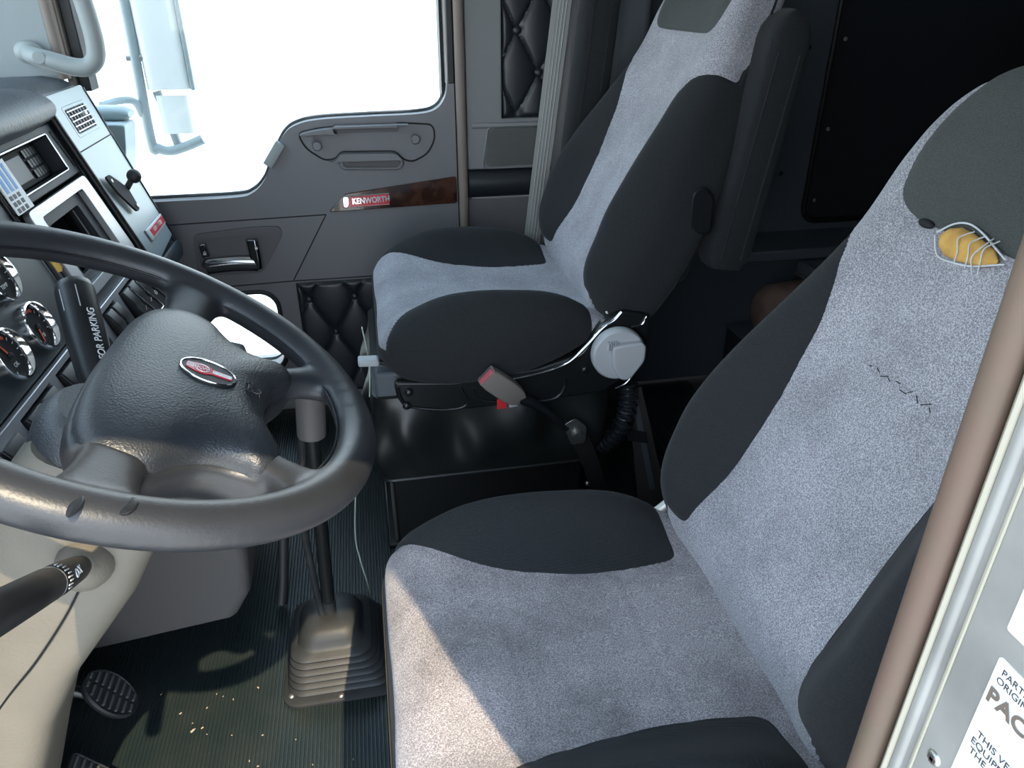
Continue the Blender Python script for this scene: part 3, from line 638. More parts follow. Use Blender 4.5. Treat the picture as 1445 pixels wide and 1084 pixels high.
# spokes: lofted bars from the hub to the rim
def spoke(u0, v0, u1, v1, w0, w1, h0=.004, h1=0., th=.014):
    a = np.array([u0, v0]); b = np.array([u1, v1]); d = (b - a) / np.linalg.norm(b - a); n2 = np.array([-d[1], d[0]]); sec = []
    for t in np.linspace(0, 1, 12):
        c = a + (b - a) * t; ww = w0 + (w1 - w0) * t + .026 * (t ** 5) + .012 * (1 - t) ** 5; h = h0 + (h1 - h0) * t
        sec.append([W3(*(c + n2 * ww * x), h + z * th) for x, z in ((-1, -.2), (-.85, .6), (-.5, .92), (0, 1), (.5, .92), (.85, .6), (1, -.2), (.8, -1.2), (0, -1.5), (-.8, -1.2))])
    return loft(sec)
for sgn in (1, -1):
    RIMGEO.append(spoke(sgn * .085, -.022, sgn * .209, -.022, .025, .023, -.016, -.002, .012))
    RIMGEO.append(spoke(sgn * .056, -.090, sgn * .109, -.182, .017, .016, -.016, -.002, .012))
# hub shell (below) and airbag pad (domed)
half = [(0, .024), (.04, .023), (.08, .020), (.112, .012), (.134, -.004), (.142, -.024), (.136, -.046), (.117, -.062), (.103, -.077), (.096, -.095), (.096, -.113), (.099, -.126), (.092, -.138), (.074, -.143), (.056, -.136), (.036, -.126), (.016, -.122), (0, -.121)]
full = half + [(-u, v) for u, v in reversed(half[1:-1])]
full = smooth_path([(u, v) for u, v in full], 150, closed=True)
cen = np.array([0, -.052]); pad = []
for k, h in ((.0, .0150), (.25, .0148), (.5, .0138), (.7, .0115), (.84, .008), (.93, .004), (.98, -.002), (1.0, -.009), (1.0, -.014), (.98, -.020)):
    pad.append([W3(*(cen + (p - cen) * max(k, .01)), h) for p in full])
mesh('airbag_pad', *loft(pad), 'wheel', wheel)
sh = []
for k, h in ((1.02, -.012), (1.05, -.022), (1.03, -.040), (.88, -.060), (.6, -.072)):
    sh.append([W3(*(cen + (p - cen) * k), h) for p in full])
RIMGEO.append(loft(sh))
rim = mesh('rim_and_spokes', *join(*RIMGEO), 'wheelrim', wheel)
md = rim.modifiers.new('fuse', 'REMESH'); md.mode = 'VOXEL'; md.voxel_size = .0032; md.use_smooth_shade = True
md = rim.modifiers.new('soften', 'SMOOTH'); md.factor = .6; md.iterations = 14
mesh('rim_seam', *tube([W3((RR - .0212) * math.cos(t), (RR - .0212) * math.sin(t), .002) for t in ths], .0012, 6, loop=True), 'black', rim)
for qx, qy, sc_ in ((107, 712, (.35, 1.0, .10)), (180, 712, (.55, .8, .12))):   # nicks worn into the rim
    d_ = ray(qx, qy); o_ = WC + WN * .0165; c = CAM + d_ * (((o_ - CAM) @ WN) / (d_ @ WN)); c = c - WN * .0012
    mesh('rim_nick', *ball(c, .012, sc_, 8), 'black', rim)
# emblem on the pad
ec = np.array([.0, -.061]); EH = .0145
def ell(a, b, n=48): return [(a * math.cos(t), b * math.sin(t)) for t in np.linspace(0, 2 * math.pi, n, endpoint=False)]
emm = lambda base: (lambda u, v, d: W3(ec[0] + u, ec[1] + v, EH + base + d))
em = mesh('emblem', *plate(ell(.0200, .0262), [], emm(.0015), .006), 'black', wheel, bevel=.001)
mesh('emblem_ring', *tube([emm(.0016)(a, b, 0) for a, b in ell(.0186, .0248, 60)], .0009, 6, loop=True), 'chrome', em)
mesh('emblem_crest', *plate(round_poly([(-.0045, .020), (.0045, .020), (.0062, .014), (.0080, .010), (.0080, .002), (.0045, -.003), (.0036, -.021), (-.0036, -.021), (-.0045, -.003), (-.0080, .002), (-.0080, .010), (-.0062, .014)], .002, 3), [], emm(.0022), .0008), 'red', em, smooth=False)
mesh('crest_lines', *join(*[frame_box(emm(.0025)(u, -.012, 0), WR, WU, WN, (.00035, .0085, .0002)) for u in (-.0021, -.0007, .0007, .0021)], *[frame_box(emm(.0025)(u, .0165, 0), WR, WU, WN, (.0003, .003, .0002)) for u in (-.003, -.001, .001, .003)], tube([emm(.0025)(a, b + .006, 0) for a, b in ell(.0062, .0062, 24)], .0004, 5, loop=True)), 'whitep', em, smooth=False)
text('crest_letters', 'K', .0068, emm(.0025)(0, .0088, 0), -WU, WR, 'whitep', em, depth=.0002); text('crest_letters', 'W', .0062, emm(.0025)(0, .0030, 0), -WU, WR, 'whitep', em, depth=.0002)
# moulded seat-belt figure beside the emblem
mk = lambda u, v: W3(u, v, .0128)
mesh('airbag_mark', *join(tube([mk(.000 + .0045 * math.cos(a), -.106 + .0045 * math.sin(a)) for a in np.linspace(0, 6.0, 16)], .0008, 5), tube([mk(.008, -.098), mk(.002, -.0985), mk(-.004, -.098), mk(-.0065, -.1015), mk(-.0065, -.106)], .0009, 5), tube([mk(-.002, -.108), mk(-.0095, -.1105)], .0008, 5), ball(mk(.0105, -.0975), .0017, n=6)), 'black', wheel)

# ---- steering column -------------------------------------------------------
col = thing('steering_column', (-.50, .64, .0), 'grey moulded steering column cover running down to the floor', 'steering column')
def K3(u, v, t):   # u across (right +), v towards the driver, t down the axis
    return WC - WN * t + WR * u - WU * v
secs = []
for t, hw, vf, vb, cu, bl in ((.090, .056, .056, -.050, .0, 0), (.11, .064, .070, -.058, .0, 0), (.15, .068, .078, -.065, .0, 0), (.21, .067, .077, -.070, .0, 0), (.27, .065, .068, -.075, .0, 0), (.33, .064, .058, -.080, -.001, 0), (.40, .066, .056, -.085, -.003, 0), (.50, .072, .068, -.09, -.004, 0), (.60, .078, .083, -.09, -.006, 0), (.72, .084, .095, -.09, -.008, 0), (.84, .088, .10, -.09, -.01, 0)):
    p = round_poly([(-hw, vf), (hw, vf), (hw, vb), (-hw, vb)], .032, 5); secs.append([K3(cu + a, b, t) for a, b in p])
SECS_COL = secs
mesh('column_cover', *loft(secs), 'column', col)
mesh('cover_seam', *tube(smooth_path([K3(-.0685, .030, .15), K3(-.0678, .030, .22), K3(-.0662, .020, .30), K3(-.0668, .005, .37), K3(-.0735, -.010, .47)], 30), .0012, 6), 'black', col)
mesh('upper_sleeve', *disc(K3(0, 0, .105), WN, [(.058, 0), (.058, .03), (.050, .045), (.045, .05)], 32), 'wheel', col)
# turn-signal stalk, leaving the cover on the driver's door side
A0 = np.array([-.276, .560, .655]); A1 = PY(-40, 885, .335)
ax = (A1 - A0) / np.linalg.norm(A1 - A0); LN = np.linalg.norm(A1 - A0)
sk = mesh('turn_signal_stalk', *disc(A0, ax, [(.006, 0), (.0095, .012), (.0112, .03), (.0122, .06), (.0128, .095), (.0128, .115), (.0122, .116), (.0122, .118), (.0128, .119), (.0130, .17), (.0130, LN), (.010, LN + .006)], 28), 'black', col)
mesh('stalk_ring', *disc(A0 + ax * .1165, ax, [(.0125, -.0008), (.0129, 0), (.0125, .0008)], 28), 'silver', sk)
tocam = CAM - A0; sv = tocam - ax * (tocam @ ax); sv /= np.linalg.norm(sv); su = np.cross(sv, ax)
def SK(l, a, r=.0129): return A0 + ax * l + r * (sv * math.cos(a) + su * math.sin(a))
mesh('stalk_marks', *join(*[tube([SK(.100, a), SK(.108 + (i % 2) * .004, a)], .0007, 5) for i, a in enumerate(np.linspace(-.9, .9, 9))], tube([SK(.083 + .004 * math.sin(t), .25 + .25 * math.cos(t), .0128) for t in np.linspace(0, 6, 12)], .0006, 5), tube([SK(.066, -.15, .0125), SK(.070, .15, .0125), SK(.074, -.1, .0127)], .0006, 5), tube([SK(.066, .35, .0125), SK(.070, .1, .0125), SK(.074, .35, .0127)], .0006, 5)), 'whitep', sk, smooth=False)
mesh('stalk_boot', *disc(A0 - ax * .018, ax, [(.024, 0), (.024, .010), (.017, .022), (.011, .028)], 24), 'column', col)
# trailer hand brake lever on the right of the column
B0 = np.array([-.290, .735, .700]); B1 = np.array([-.338, .872, .808])
bx = (B1 - B0) / np.linalg.norm(B1 - B0); LB = np.linalg.norm(B1 - B0)
lv = mesh('trailer_brake_lever', *disc(B0, bx, [(.010, 0), (.013, .03), (.0185, .06), (.0205, .10), (.0205, LB - .012), (.0185, LB - .003), (.014, LB), (.0001, LB + .001)], 32), 'black', col)
tc_ = CAM - B1; bv = tc_ - bx * (tc_ @ bx); bv /= np.linalg.norm(bv); bu = np.cross(bv, bx)
text('lettering', 'NOT FOR PARKING', .0112, B0 + bx * (LB * .5 - .004) + .0212 * (bv * .86 - bu * .5), bx, bv * .5 + bu * .86, 'whitep', lv, depth=.0004, sx=.95)
for a in (-.1, .75): mesh('mould_line', *tube([B0 + bx * l + .0206 * (bv * math.cos(a) + bu * math.sin(a)) for l in (LB - .045, LB - .016)], .0007, 5), 'silver', lv)

# ---- pedals -----------------------------------------------------------
def pedal(name, c, ny, nz_, oval, label):
    t = thing(name, (c[0] - .05, c[1], .0), label, 'pedal')
    nrm = np.array([.80, 0, .60]); upv = np.array([-.60, 0, .80]); rv = np.array([0, 1., 0]); c = np.array(c)
    mp = lambda base: (lambda u, v, d: c + rv * u + upv * v + nrm * (d + base))
    pg = [(ny * math.cos(a), nz_ * math.sin(a)) for a in np.linspace(0, 2 * math.pi, 28, endpoint=False)] if oval else rrect(0, 0, ny, nz_, .008, 4)
    pd = mesh('pedal_pad', *plate(pg, [], mp(0), .010), 'rubber', t, bevel=.003)
    for v in np.arange(-nz_ + .012, nz_ - .006, .0115):
        hw = ny * (math.sqrt(max(0, 1 - (v / nz_) ** 2)) if oval else 1) - .006
        if hw > .008:
            for s in (-1, 1): mesh('tread_rib', *frame_box(mp(0)(s * (hw / 2 + .0015), v, 0), rv, upv, nrm, (hw / 2 - .002, .0022, .0036)), 'ribgrey', pd, bevel=.0006)
    mesh('pedal_rim', *tube([mp(.0006)(a * .96, b * .96, 0) for a, b in pg], .0014, 6, loop=True), 'rubber', pd)
    mesh('pedal_arm', *tube([c - nrm * .012, c - nrm * .05 + np.array([-.02, 0, .05]), c + np.array([-.13, 0, .22])], .010, 8), 'blackm', t)
pedal('brake_pedal', (-.472, .912, .115), .036, .050, True, 'rounded black rubber brake pedal with ribbed tread')
pedal('clutch_pedal', (-.462, .752, .100), .045, .045, False, 'square ribbed clutch pedal beside the steering column foot')

# ================================================================ SEATS
TIL = math.radians(23)
HV = np.array([math.sin(TIL), 0, math.cos(TIL)]); TV = np.array([-math.cos(TIL), 0, math.sin(TIL)])
def sgnpow(a, e): return np.sign(a) * np.abs(a) ** e
def vnormals(V, F):
    V = np.asarray(V); N = np.zeros_like(V); Q = np.array([f for f in F if len(f) == 4])
    a = V[Q[:, 2]] - V[Q[:, 0]]; b = V[Q[:, 3]] - V[Q[:, 1]]; nn = np.cross(a, b)
    for k in range(4): np.add.at(N, Q[:, k], nn)
    return N / (np.linalg.norm(N, axis=1)[:, None] + 1e-12)
def groove(V, F, g, depth=.0035, wid=.006):
    V = np.asarray(V, float); N = vnormals(V, F); d = depth * np.exp(-(g / wid) ** 2)
    c = V.mean(0); s = np.sign(np.mean(np.sum(N * (V - c), 1))); return V - s * N * d[:, None]
def cushion_geo():
    xs = np.r_[np.linspace(-.012, .05, 26), np.linspace(.055, .44, 92), np.linspace(.443, .475, 12)]; secs = []
    for x in xs:
        d0 = x + .012; rf = .055; e = math.sqrt(max(0, 1 - ((rf - d0) / rf) ** 2)) if d0 < rf else 1
        d1 = .475 - x; r2 = .03; e2 = math.sqrt(max(0, 1 - ((r2 - d1) / r2) ** 2)) if d1 < r2 else 1
        k = 1 - min(e, e2)
        w = interp(x, [-.012, .05, .15, .30, .40, .475], [.240, .262, .272, .270, .250, .225]) - .05 * k
        zb = interp(x, [-.012, .04, .22, .34, .42, .475], [-.085, -.112, -.118, -.085, -.045, -.02])
        zt = .0 - .050 * (1 - e) - .02 * (1 - e2) + interp(x, [-.012, .06, .2, .44, .475], [-.004, .002, -.006, -.012, -.012]); zb = zb + .035 * (1 - e)
        th = np.linspace(0, 2 * math.pi, 480, endpoint=False); zc, hh = (zt + zb) / 2, (zt - zb) / 2
        y = w * sgnpow(np.cos(th), .42); z = zc + hh * sgnpow(np.sin(th), .42)
        tp = np.clip((z - zc) / hh, 0, 1)
        B = interp(x, [-.012, .03, .12, .25, .36, .42, .475], [.0, .022, .068, .080, .060, .022, .0])
        z = z + tp * B * np.exp(-((np.abs(y) - .225) / .056) ** 2) - tp * .008 * np.exp(-(y / .10) ** 2)
        secs.append(resample(np.stack([np.full_like(y, x), y, z], 1), 170))
    return loft(secs)
def yb_cush(x): return interp(x, [-.05, .0, .05, .1, .15, .2, .29, .37, .40], [.265, .235, .190, .160, .142, .132, .122, .126, .130])
def seat_cushion(root, o, fab):
    V, F = cushion_geo(); V = np.array(V); x, y, z = V[:, 0], V[:, 1], V[:, 2]
    g1 = np.abs(y) - np.array([yb_cush(a) for a in x]); g2 = .407 - x - .6 * np.clip(np.abs(y) - .16, 0, .05) * 0
    k = .02; hb = np.clip(.5 + .5 * (g2 - g1) / k, 0, 1); ga = g2 * (1 - hb) + g1 * hb - k * hb * (1 - hb)
    gb = -(z + .040 + .0 * x) * 1.0
    g = np.maximum(ga, gb)
    V2 = groove(V, F, g)
    # sewn cross seams in the grey insert
    for xs_ in (.145, .315):
        V2[:, 2] -= np.where((z > -.03) & (g < 0), .0010 * np.exp(-((x - xs_ - .03 * (np.abs(y) < 0)) / .004) ** 2), 0)
    ins, bol = split(V2 + o, F, g)
    mesh('cushion_insert', *ins, fab, root); mesh('cushion_bolster', *bol, 'blk', root)
def back_geo():
    hs = np.r_[np.linspace(-.05, .10, 64), np.linspace(.104, .66, 112), np.linspace(.664, .722, 22)]; secs = []
    for h in hs:
        w = interp(h, [-.05, 0, .07, .13, .22, .35, .46, .58, .65, .69, .712, .722], [.215, .238, .255, .264, .260, .234, .208, .190, .166, .130, .090, .05])
        tf = interp(h, [-.05, 0, .15, .3, .5, .62, .69, .722], [-.035, .0, .010, .004, .0, .004, -.012, -.038])
        tb = interp(h, [-.05, 0, .2, .45, .6, .69, .722], [-.085, -.105, -.125, -.112, -.095, -.085, -.062])
        th = np.linspace(0, 2 * math.pi, 480, endpoint=False); c, hh = (tf + tb) / 2, (tf - tb) / 2
        y = w * sgnpow(np.cos(th), .38); t = c + hh * sgnpow(np.sin(th), .40)
        fr = np.clip((t - c) / hh, 0, 1)
        B = interp(h, [-.05, 0, .06, .15, .26, .38, .48, .58, .722], [.0, .018, .052, .072, .066, .040, .018, .008, 0])
        t = t + fr * B * np.exp(-((np.abs(y) - .80 * w) / (.05)) ** 2)
        secs.append(resample(np.stack([y, np.full_like(y, h), t], 1), 210))
    return loft(secs)
def yb_back(h): return interp(h, [-.05, 0, .05, .10, .2, .3, .38, .43, .465, .49, .52], [.165, .156, .144, .136, .130, .132, .138, .155, .185, .25, .40])
def seat_back(root, o, fab, hrfab, driver):
    V, F = back_geo(); V = np.array(V); y, h, t = V[:, 0], V[:, 1], V[:, 2]
    yb = np.array([yb_back(a) for a in h]); front = t > -.045
    g = np.minimum(np.abs(y) - yb, .500 - h)
    k = .016; toe = h - .022 + np.clip(np.abs(y) - .195, 0, 1) * 2.5; hb = np.clip(.5 + .5 * (toe - g) / k, 0, 1)
    g = toe * (1 - hb) + g * hb - k * hb * (1 - hb)
    g = np.maximum(g, np.minimum(.500 - h, -.055 - t))
    hr0 = .512 if driver else .535
    # headrest panel
    yh = np.array([interp(a, [.50, .52, .56, .60, .65, .70, .73], [.10, .130, .150, .154, .146, .115, .05]) for a in h])
    hp = np.minimum(yh - np.abs(y), (h - hr0)); k = .03; q1, q2 = yh - np.abs(y), h - hr0; hb = np.clip(.5 + .5 * (q2 - q1) / k, 0, 1); hp = q2 * (1 - hb) + q1 * hb - k * hb * (1 - hb)
    P3 = lambda Q: np.array([.43, 0, 0]) + np.outer(Q[:, 0], [0, 1, 0]) + np.outer(Q[:, 1], HV) + np.outer(Q[:, 2], TV)
    W_ = P3(V); gg = np.where(np.abs(g) < np.abs(hp), g, hp)
    W2 = groove(W_, F, gg)
    for hs_ in (.255, .455):
        W2 -= np.outer(np.where((t > -.03) & (g < 0), .0010 * np.exp(-((h - hs_ - .10 * y ** 2) / .004) ** 2), 0), TV)
    code = np.maximum(g, hp)
    both, bol = split(W2 + o, F, g)
    # second split needs field values on the clipped mesh: recompute from position
    bv_ = np.array(both[0]) - o - np.array([.43, 0, 0]); yy = bv_[:, 1]; hh = bv_ @ HV
    yh = np.array([interp(a, [.50, .52, .56, .60, .65, .70, .73], [.10, .130, .150, .154, .146, .115, .05]) for a in hh]); q1, q2 = yh - np.abs(yy), hh - hr0
    hb = np.clip(.5 + .5 * (q2 - q1) / k, 0, 1); hp2 = q2 * (1 - hb) + q1 * hb - k * hb * (1 - hb)
    ins, hr = split(both[0], both[1], hp2)
    mesh('backrest_insert', *ins, fab, root); mesh('backrest_bolster', *bol, 'blk', root); mesh('headrest_panel', *hr, hrfab, root)
    # welt around the back edge
    wl_ = []
    for hh_ in np.linspace(.02, .69, 60):
        ww = interp(hh_, [-.05, 0, .07, .13, .22, .35, .46, .58, .65, .69, .712, .722], [.215, .238, .255, .264, .260, .234, .208, .190, .166, .130, .090, .05]); wl_.append((ww, hh_))
    for s in (-1, 1): mesh('back_piping', *tube([o + np.array([.43, s * (a * .985), 0]) + HV * b + TV * -.062 for a, b in wl_], .004, 6), 'blk', root)
def B3(o, y, h, t=0): return o + np.array([.43, y, 0]) + HV * h + TV * t

# ---- driver's seat
OD = np.array([-.02, .62, .40])
drv = thing('driver_seat', (OD[0] + .22, OD[1], 0), 'grey and black truck seat with torn headrest showing yellow foam', 'seat')
seat_cushion(drv, OD, 'fab_d'); seat_back(drv, OD, 'fab', 'blk2', True)
mesh('seat_pan', *box((OD[0] + .03, OD[1] - .235, .235), (OD[0] + .46, OD[1] + .235, .305)), 'blackm', drv, bevel=.02, bseg=3)
mesh('seat_base', *box((OD[0] + .05, OD[1] - .20, .003), (OD[0] + .44, OD[1] + .20, .235)), 'vinyl', drv, bevel=.015)
mesh('back_bracket', *tube(smooth_path([OD + np.array([.385, .235, -.03]), OD + np.array([.41, .225, -.005]), OD + np.array([.45, .225, .03])], 16), .010, 8), 'steel', drv)
mesh('hinge_cover', *ball(OD + np.array([.425, -.235, -.012]), .032, (1, .7, .9), 10), 'blk', drv)
# torn seam: foam showing, pale threads across it, two small dark holes
def hrp(y, h, t): return B3(OD, y, h, t)
fo = mesh('exposed_foam', *loft([[hrp(yc + .0 + rr * .0, .504 + .006 * math.sin(6 * yc) + rr * math.sin(a) * .95, .003 + .007 * math.cos(a) * (rr / .014)) for a in np.linspace(0, 2 * math.pi, 14, endpoint=False)] for yc, rr in ((.058, .002), (.050, .0115), (.036, .0175), (.018, .0165), (.0, .0135), (-.015, .010), (-.026, .002))]), 'foam', drv)
for yc, dx in ((.020, .004), (.004, .003), (-.006, -.002), (-.014, .002)):
    mesh('loose_thread', *tube(smooth_path([hrp(yc, .522, .004), hrp(yc + dx, .510, .013), hrp(yc - dx, .498, .0125), hrp(yc, .486, .004)], 16), .0008, 5), 'thread', fo)
mesh('torn_edge', *tube(smooth_path([hrp(.064, .508, .004), hrp(.048, .522, .005), hrp(.030, .527, .005), hrp(.008, .523, .005), hrp(-.014, .515, .005), hrp(-.034, .508, .005)], 40), .0011, 6), 'thread', fo)
mesh('torn_edge', *tube(smooth_path([hrp(.064, .504, .004), hrp(.045, .487, .005), hrp(.022, .486, .005), hrp(-.002, .490, .005), hrp(-.022, .498, .005), hrp(-.036, .504, .005)], 40), .0010, 6), 'thread', fo)
for yc, r_ in ((.088, .010), (-.052, .007)): mesh('seam_hole', *ball(hrp(yc, .512, .001), r_, (.5, 1.2, .5), 8), 'matteblack', drv)
for i in range(10):
    yc = .035 - i * .011; mesh('frayed_stitch', *tube([hrp(yc, .352 + .003 * math.sin(i * 2.1), .0088), hrp(yc - .004 - .003 * (i % 3), .3525 + .004 * math.sin(i * 3.3), .0088)], .0006, 5), 'blk', drv)
lbp = mesh('printed_patch', *plate(rrect(-.070, .592, .030, .014, .004, 4), [rrect(-.070, .592, .0288, .0128, .0035, 4)], lambda u, v, d: hrp(u, v, .0075 + d), .0006), 'wing', drv)

# ---- passenger seat
OP = np.array([0.0, 1.515, .54])
pas = thing('passenger_seat', (OP[0] + .22, OP[1], 0), 'grey and black truck seat with raised armrests and grey recline knob', 'seat')
seat_cushion(pas, OP, 'fab'); seat_back(pas, OP, 'fab', 'blk2', False)
YN = OP[1] - .262          # near side plane of the seat frame
mesh('seat_pan', *box((.03, OP[1] - .245, .40), (.46, OP[1] + .245, .455)), 'blackm', pas, bevel=.015, bseg=3)
sp_ = [tuple(PY(a, b, YN)[[0, 2]]) for a, b in ((556, 540), (560, 562), (572, 578), (655, 578), (770, 566), (850, 553), (888, 530), (912, 500), (918, 445), (880, 440), (850, 455), (820, 500), (760, 520), (640, 540))]
spl = mesh('side_plate', *plate(round_poly(sp_, .012, 4), [], lambda u, v, d: (u, YN - d, v), .02), 'blackm', pas, bevel=.004)
def emb(name, L, r=.0028, n=50, loop=False, m='blackm'): return mesh(name, *tube(smooth_path([np.array(PY(a, b, YN - .001)) for a, b in L], n, closed=loop), r, 8, loop=loop), m, spl)
emb('pressed_rib', [(562, 547), (566, 562), (580, 574), (620, 578), (650, 575), (659, 566), (650, 546)]); emb('pressed_rib', [(668, 548), (674, 562), (700, 567), (760, 566), (786, 560), (797, 545), (797, 535)])
emb('plate_edge', [(690, 541), (760, 527), (800, 512), (828, 487), (850, 463), (866, 452), (877, 440)], .0034, m='dchrome')
emb('plate_edge', [(890, 462), (905, 458), (912, 446)], .003, m='dchrome'); emb('plate_edge', [(868, 548), (882, 541), (892, 530)], .003, m='dchrome')
for a, b in ((577, 553), (825, 521), (574, 572)): mesh('bolt', *disc(PY(a, b, YN - .001), (0, -1, 0), [(.008, 0), (.008, .004), (.005, .007), (.0001, .0075)], 16), 'blackm', spl)
# recline knob
kc = np.array(PY(870, 496, YN - .012))
kn = mesh('recline_knob', *disc(kc, (0, -1, 0), [(.050, -.008), (.053, 0), (.053, .014), (.050, .019), (.0001, .0195)], 44), 'knobgrey', pas, bevel=.001)
gp = round_poly([(-.020, .026), (.040, .030), (.048, .020), (.048, -.010), (.020, -.048), (.002, -.048), (-.016, -.020)], .012, 5)
mesh('knob_grip', *plate(gp, [], lambda u, v, d: (kc[0] + u, kc[1] - .034 - d, kc[2] + v), .018), 'knobgrey', kn, bevel=.004, bseg=3)
for i in range(5): mesh('grip_notch', *frame_box((kc[0] - .026 + i * .004, kc[1] - .024, kc[2] + .024), (1, 0, .2), (0, 0, 1), (0, 1, 0), (.0008, .008, .006)), 'knobgrey', kn)
# vinyl skirt: draped folds all round the suspension
per = resample(np.array(rrect(.205, OP[1], .235, .245, .03, 6)), 240); secs = []
for t in np.linspace(0, 1, 26):
    ring = []
    for i, (a, b) in enumerate(per):
        nx, ny = a - .205, b - OP[1]; l = max(abs(nx) / .235, abs(ny) / .245); s_ = i / 240 * 2 * math.pi
        f = .010 * math.sin(9 * s_ + 2.2 * t + 1.3) * math.sin(math.pi * min(1, t * 1.15)) + .007 * math.sin(17 * s_ - 3 * t) * math.sin(math.pi * t) + .012 * math.sin(math.pi * t)
        k = 1 + f / .24 - .01
        ring.append((.205 + nx * k, OP[1] + ny * k, .402 - .192 * t - .012 * (b < OP[1]) * t * 0))
    secs.append(ring)
mesh('vinyl_skirt', *loft(secs), 'vinyl', pas)
mesh('skirt_hem', *tube([(p[0], p[1], p[2]) for p in secs[-1]], .004, 6, loop=True), 'vinyl', pas)
mesh('base_box', *box((-.005, OP[1] - .19, .003), (.42, OP[1] + .22, .215)), 'blackm', pas, bevel=.008)
mesh('base_flange', *box((-.025, OP[1] - .205, .002), (.44, OP[1] + .235, .014)), 'blackm', pas, bevel=.004)
mesh('base_edge', *tube([(-.006, OP[1] - .191, z) for z in (.01, .1, .2)], .004, 6), 'steel', pas)
# armrests folded up beside the back
def armrest(p0, p1, wd_, th_, side):
    p0, p1 = np.array(p0), np.array(p1); ad = (p1 - p0) / np.linalg.norm(p1 - p0); aw = np.cross([0, 1., 0], ad); secs = []; n = 30
    for i in range(n):
        t = i / (n - 1); e = 1.0
        if t < .10: e = math.sqrt(max(.02, 1 - ((.10 - t) / .10) ** 2)) * .35 + .65
        if t > .88: e = math.sqrt(max(.015, 1 - ((t - .88) / .12) ** 2))
        c = p0 + (p1 - p0) * t; wt = wd_ * (1.06 - .16 * t) * e; ty = th_ * (.6 + .4 * e)
        ph = np.linspace(0, 2 * math.pi, 24, endpoint=False)
        secs.append([c + aw * wt * sgnpow(np.cos(p), .5) + np.array([0, 1, 0]) * ty * sgnpow(np.sin(p), .55) for p in ph])
    a = mesh('armrest', *loft(secs), 'blk', pas)
    for q in (-.45, .45): mesh('armrest_piping', *tube([p0 + (p1 - p0) * t + aw * q * wd_ + np.array([0, side * th_ * .97, 0]) for t in np.linspace(.05, .85, 14)], .0022, 5), 'blk', a)
    return a
armrest(PY(1016, 374, 1.30), PY(1117, 12, 1.30), .046, .036, -1); armrest((.518, 1.805, .70), (.575, 1.805, 1.30), .046, .030, -1)
mesh('armrest_pivot', *tube([PY(968, 345, 1.27), PY(985, 300, 1.27)], .013, 12), 'dchrome', pas)
mesh('pivot_cover', *loft([[np.array(PY(a, b, y0)) for a, b in round_poly([(972, 330), (1002, 332), (1008, 280), (995, 262), (978, 270)], 8, 3)] for y0 in (1.255, 1.262, 1.30)]), 'black', pas, bevel=.004)
mesh('pivot_bracket', *loft([[np.array(PY(a, b, y0)) for a, b in round_poly([(945, 400), (968, 398), (985, 340), (962, 335)], 8, 3)] for y0 in (1.262, 1.27, 1.31)]), 'black', pas, bevel=.004)
# front adjusting lever and pale strap
mesh('slide_lever', *frame_box((-.028, 1.30, .474), (1, 0, -.06), (0, 1, 0), (0, 0, 1), (.020, .014, .007)), 'knobgrey', pas, bevel=.004)
mesh('lever_rod', *tube([(-.012, 1.30, .472), (.06, 1.30, .45)], .005, 8), 'blackm', pas)
mesh('front_bracket', *box((-.020, 1.285, .392), (.05, 1.345, .452)), 'sleeper', pas, bevel=.006)
# rear board behind the base with strap and steel strip
rb = mesh('rear_board', *loft([[np.array(PY(a, b, y0)) for a, b in ((886, 552), (905, 545), (940, 700), (945, 760), (905, 760))] for y0 in (1.30, 1.32)]), 'board', pas, bevel=.002)
mesh('steel_strip', *loft([[np.array(PY(a, b, y0)) for a, b in ((890, 556), (898, 554), (925, 690), (917, 692))] for y0 in (1.292, 1.299)]), 'sleeper', rb)
mesh('strip_strap', *loft([[np.array(PY(a, b, y0)) for a, b in ((884, 604), (912, 610), (914, 626), (886, 622))] for y0 in (1.286, 1.291)]), 'matteblack', rb)

# ---- loose things around the passenger seat
strap = tag(mesh('pale_strap', *loft([[(-.036 + .006 * math.sin(3 * t), 1.345 + .006 * s, .525 - .15 * t) for s in (-1, 1)] + [(-.034 + .006 * math.sin(3 * t), 1.345 + .006 * s, .525 - .15 * t) for s in (1, -1)] for t in np.linspace(0, 1, 14)]), 'greenwhite'), 'thin pale green strap hanging in front of the passenger seat base', 'strap')
wire = tag(mesh('thin_cable', *tube(smooth_path([(-.075, 1.26, .24), (-.085, 1.18, .16), (-.079, 1.145, .12), (-.070, 1.138, .06), (-.068, 1.140, .008)], 40), .0014, 6), 'greenwhite'), 'thin pale cable hanging down to the rubber shifter boot', 'cable')
sa, sb = np.array(PZ(809, 380, .548)), np.array(PZ(857, 441, .546))
stick = tag(mesh('white_stick', *tube([sa, sa * .5 + sb * .5 + np.array([0, 0, .001]), sb], .0032, 10), 'white'), 'thin white plastic stick lying in the passenger seat crease', 'stick')
# corrugated hose under the recline knob
cp = smooth_path([PY(886, 540, 1.29), PY(886, 570, 1.28), PY(878, 600, 1.275), PY(862, 620, 1.275), PY(845, 630, 1.285)], 130)
cr = tag(mesh('corrugated_hose', *tube(cp, .0175 + .0042 * np.sin(np.linspace(0, 2 * math.pi * 13, len(cp))), 18), 'gloss'), 'black corrugated hose curving down below the grey recline knob', 'hose')
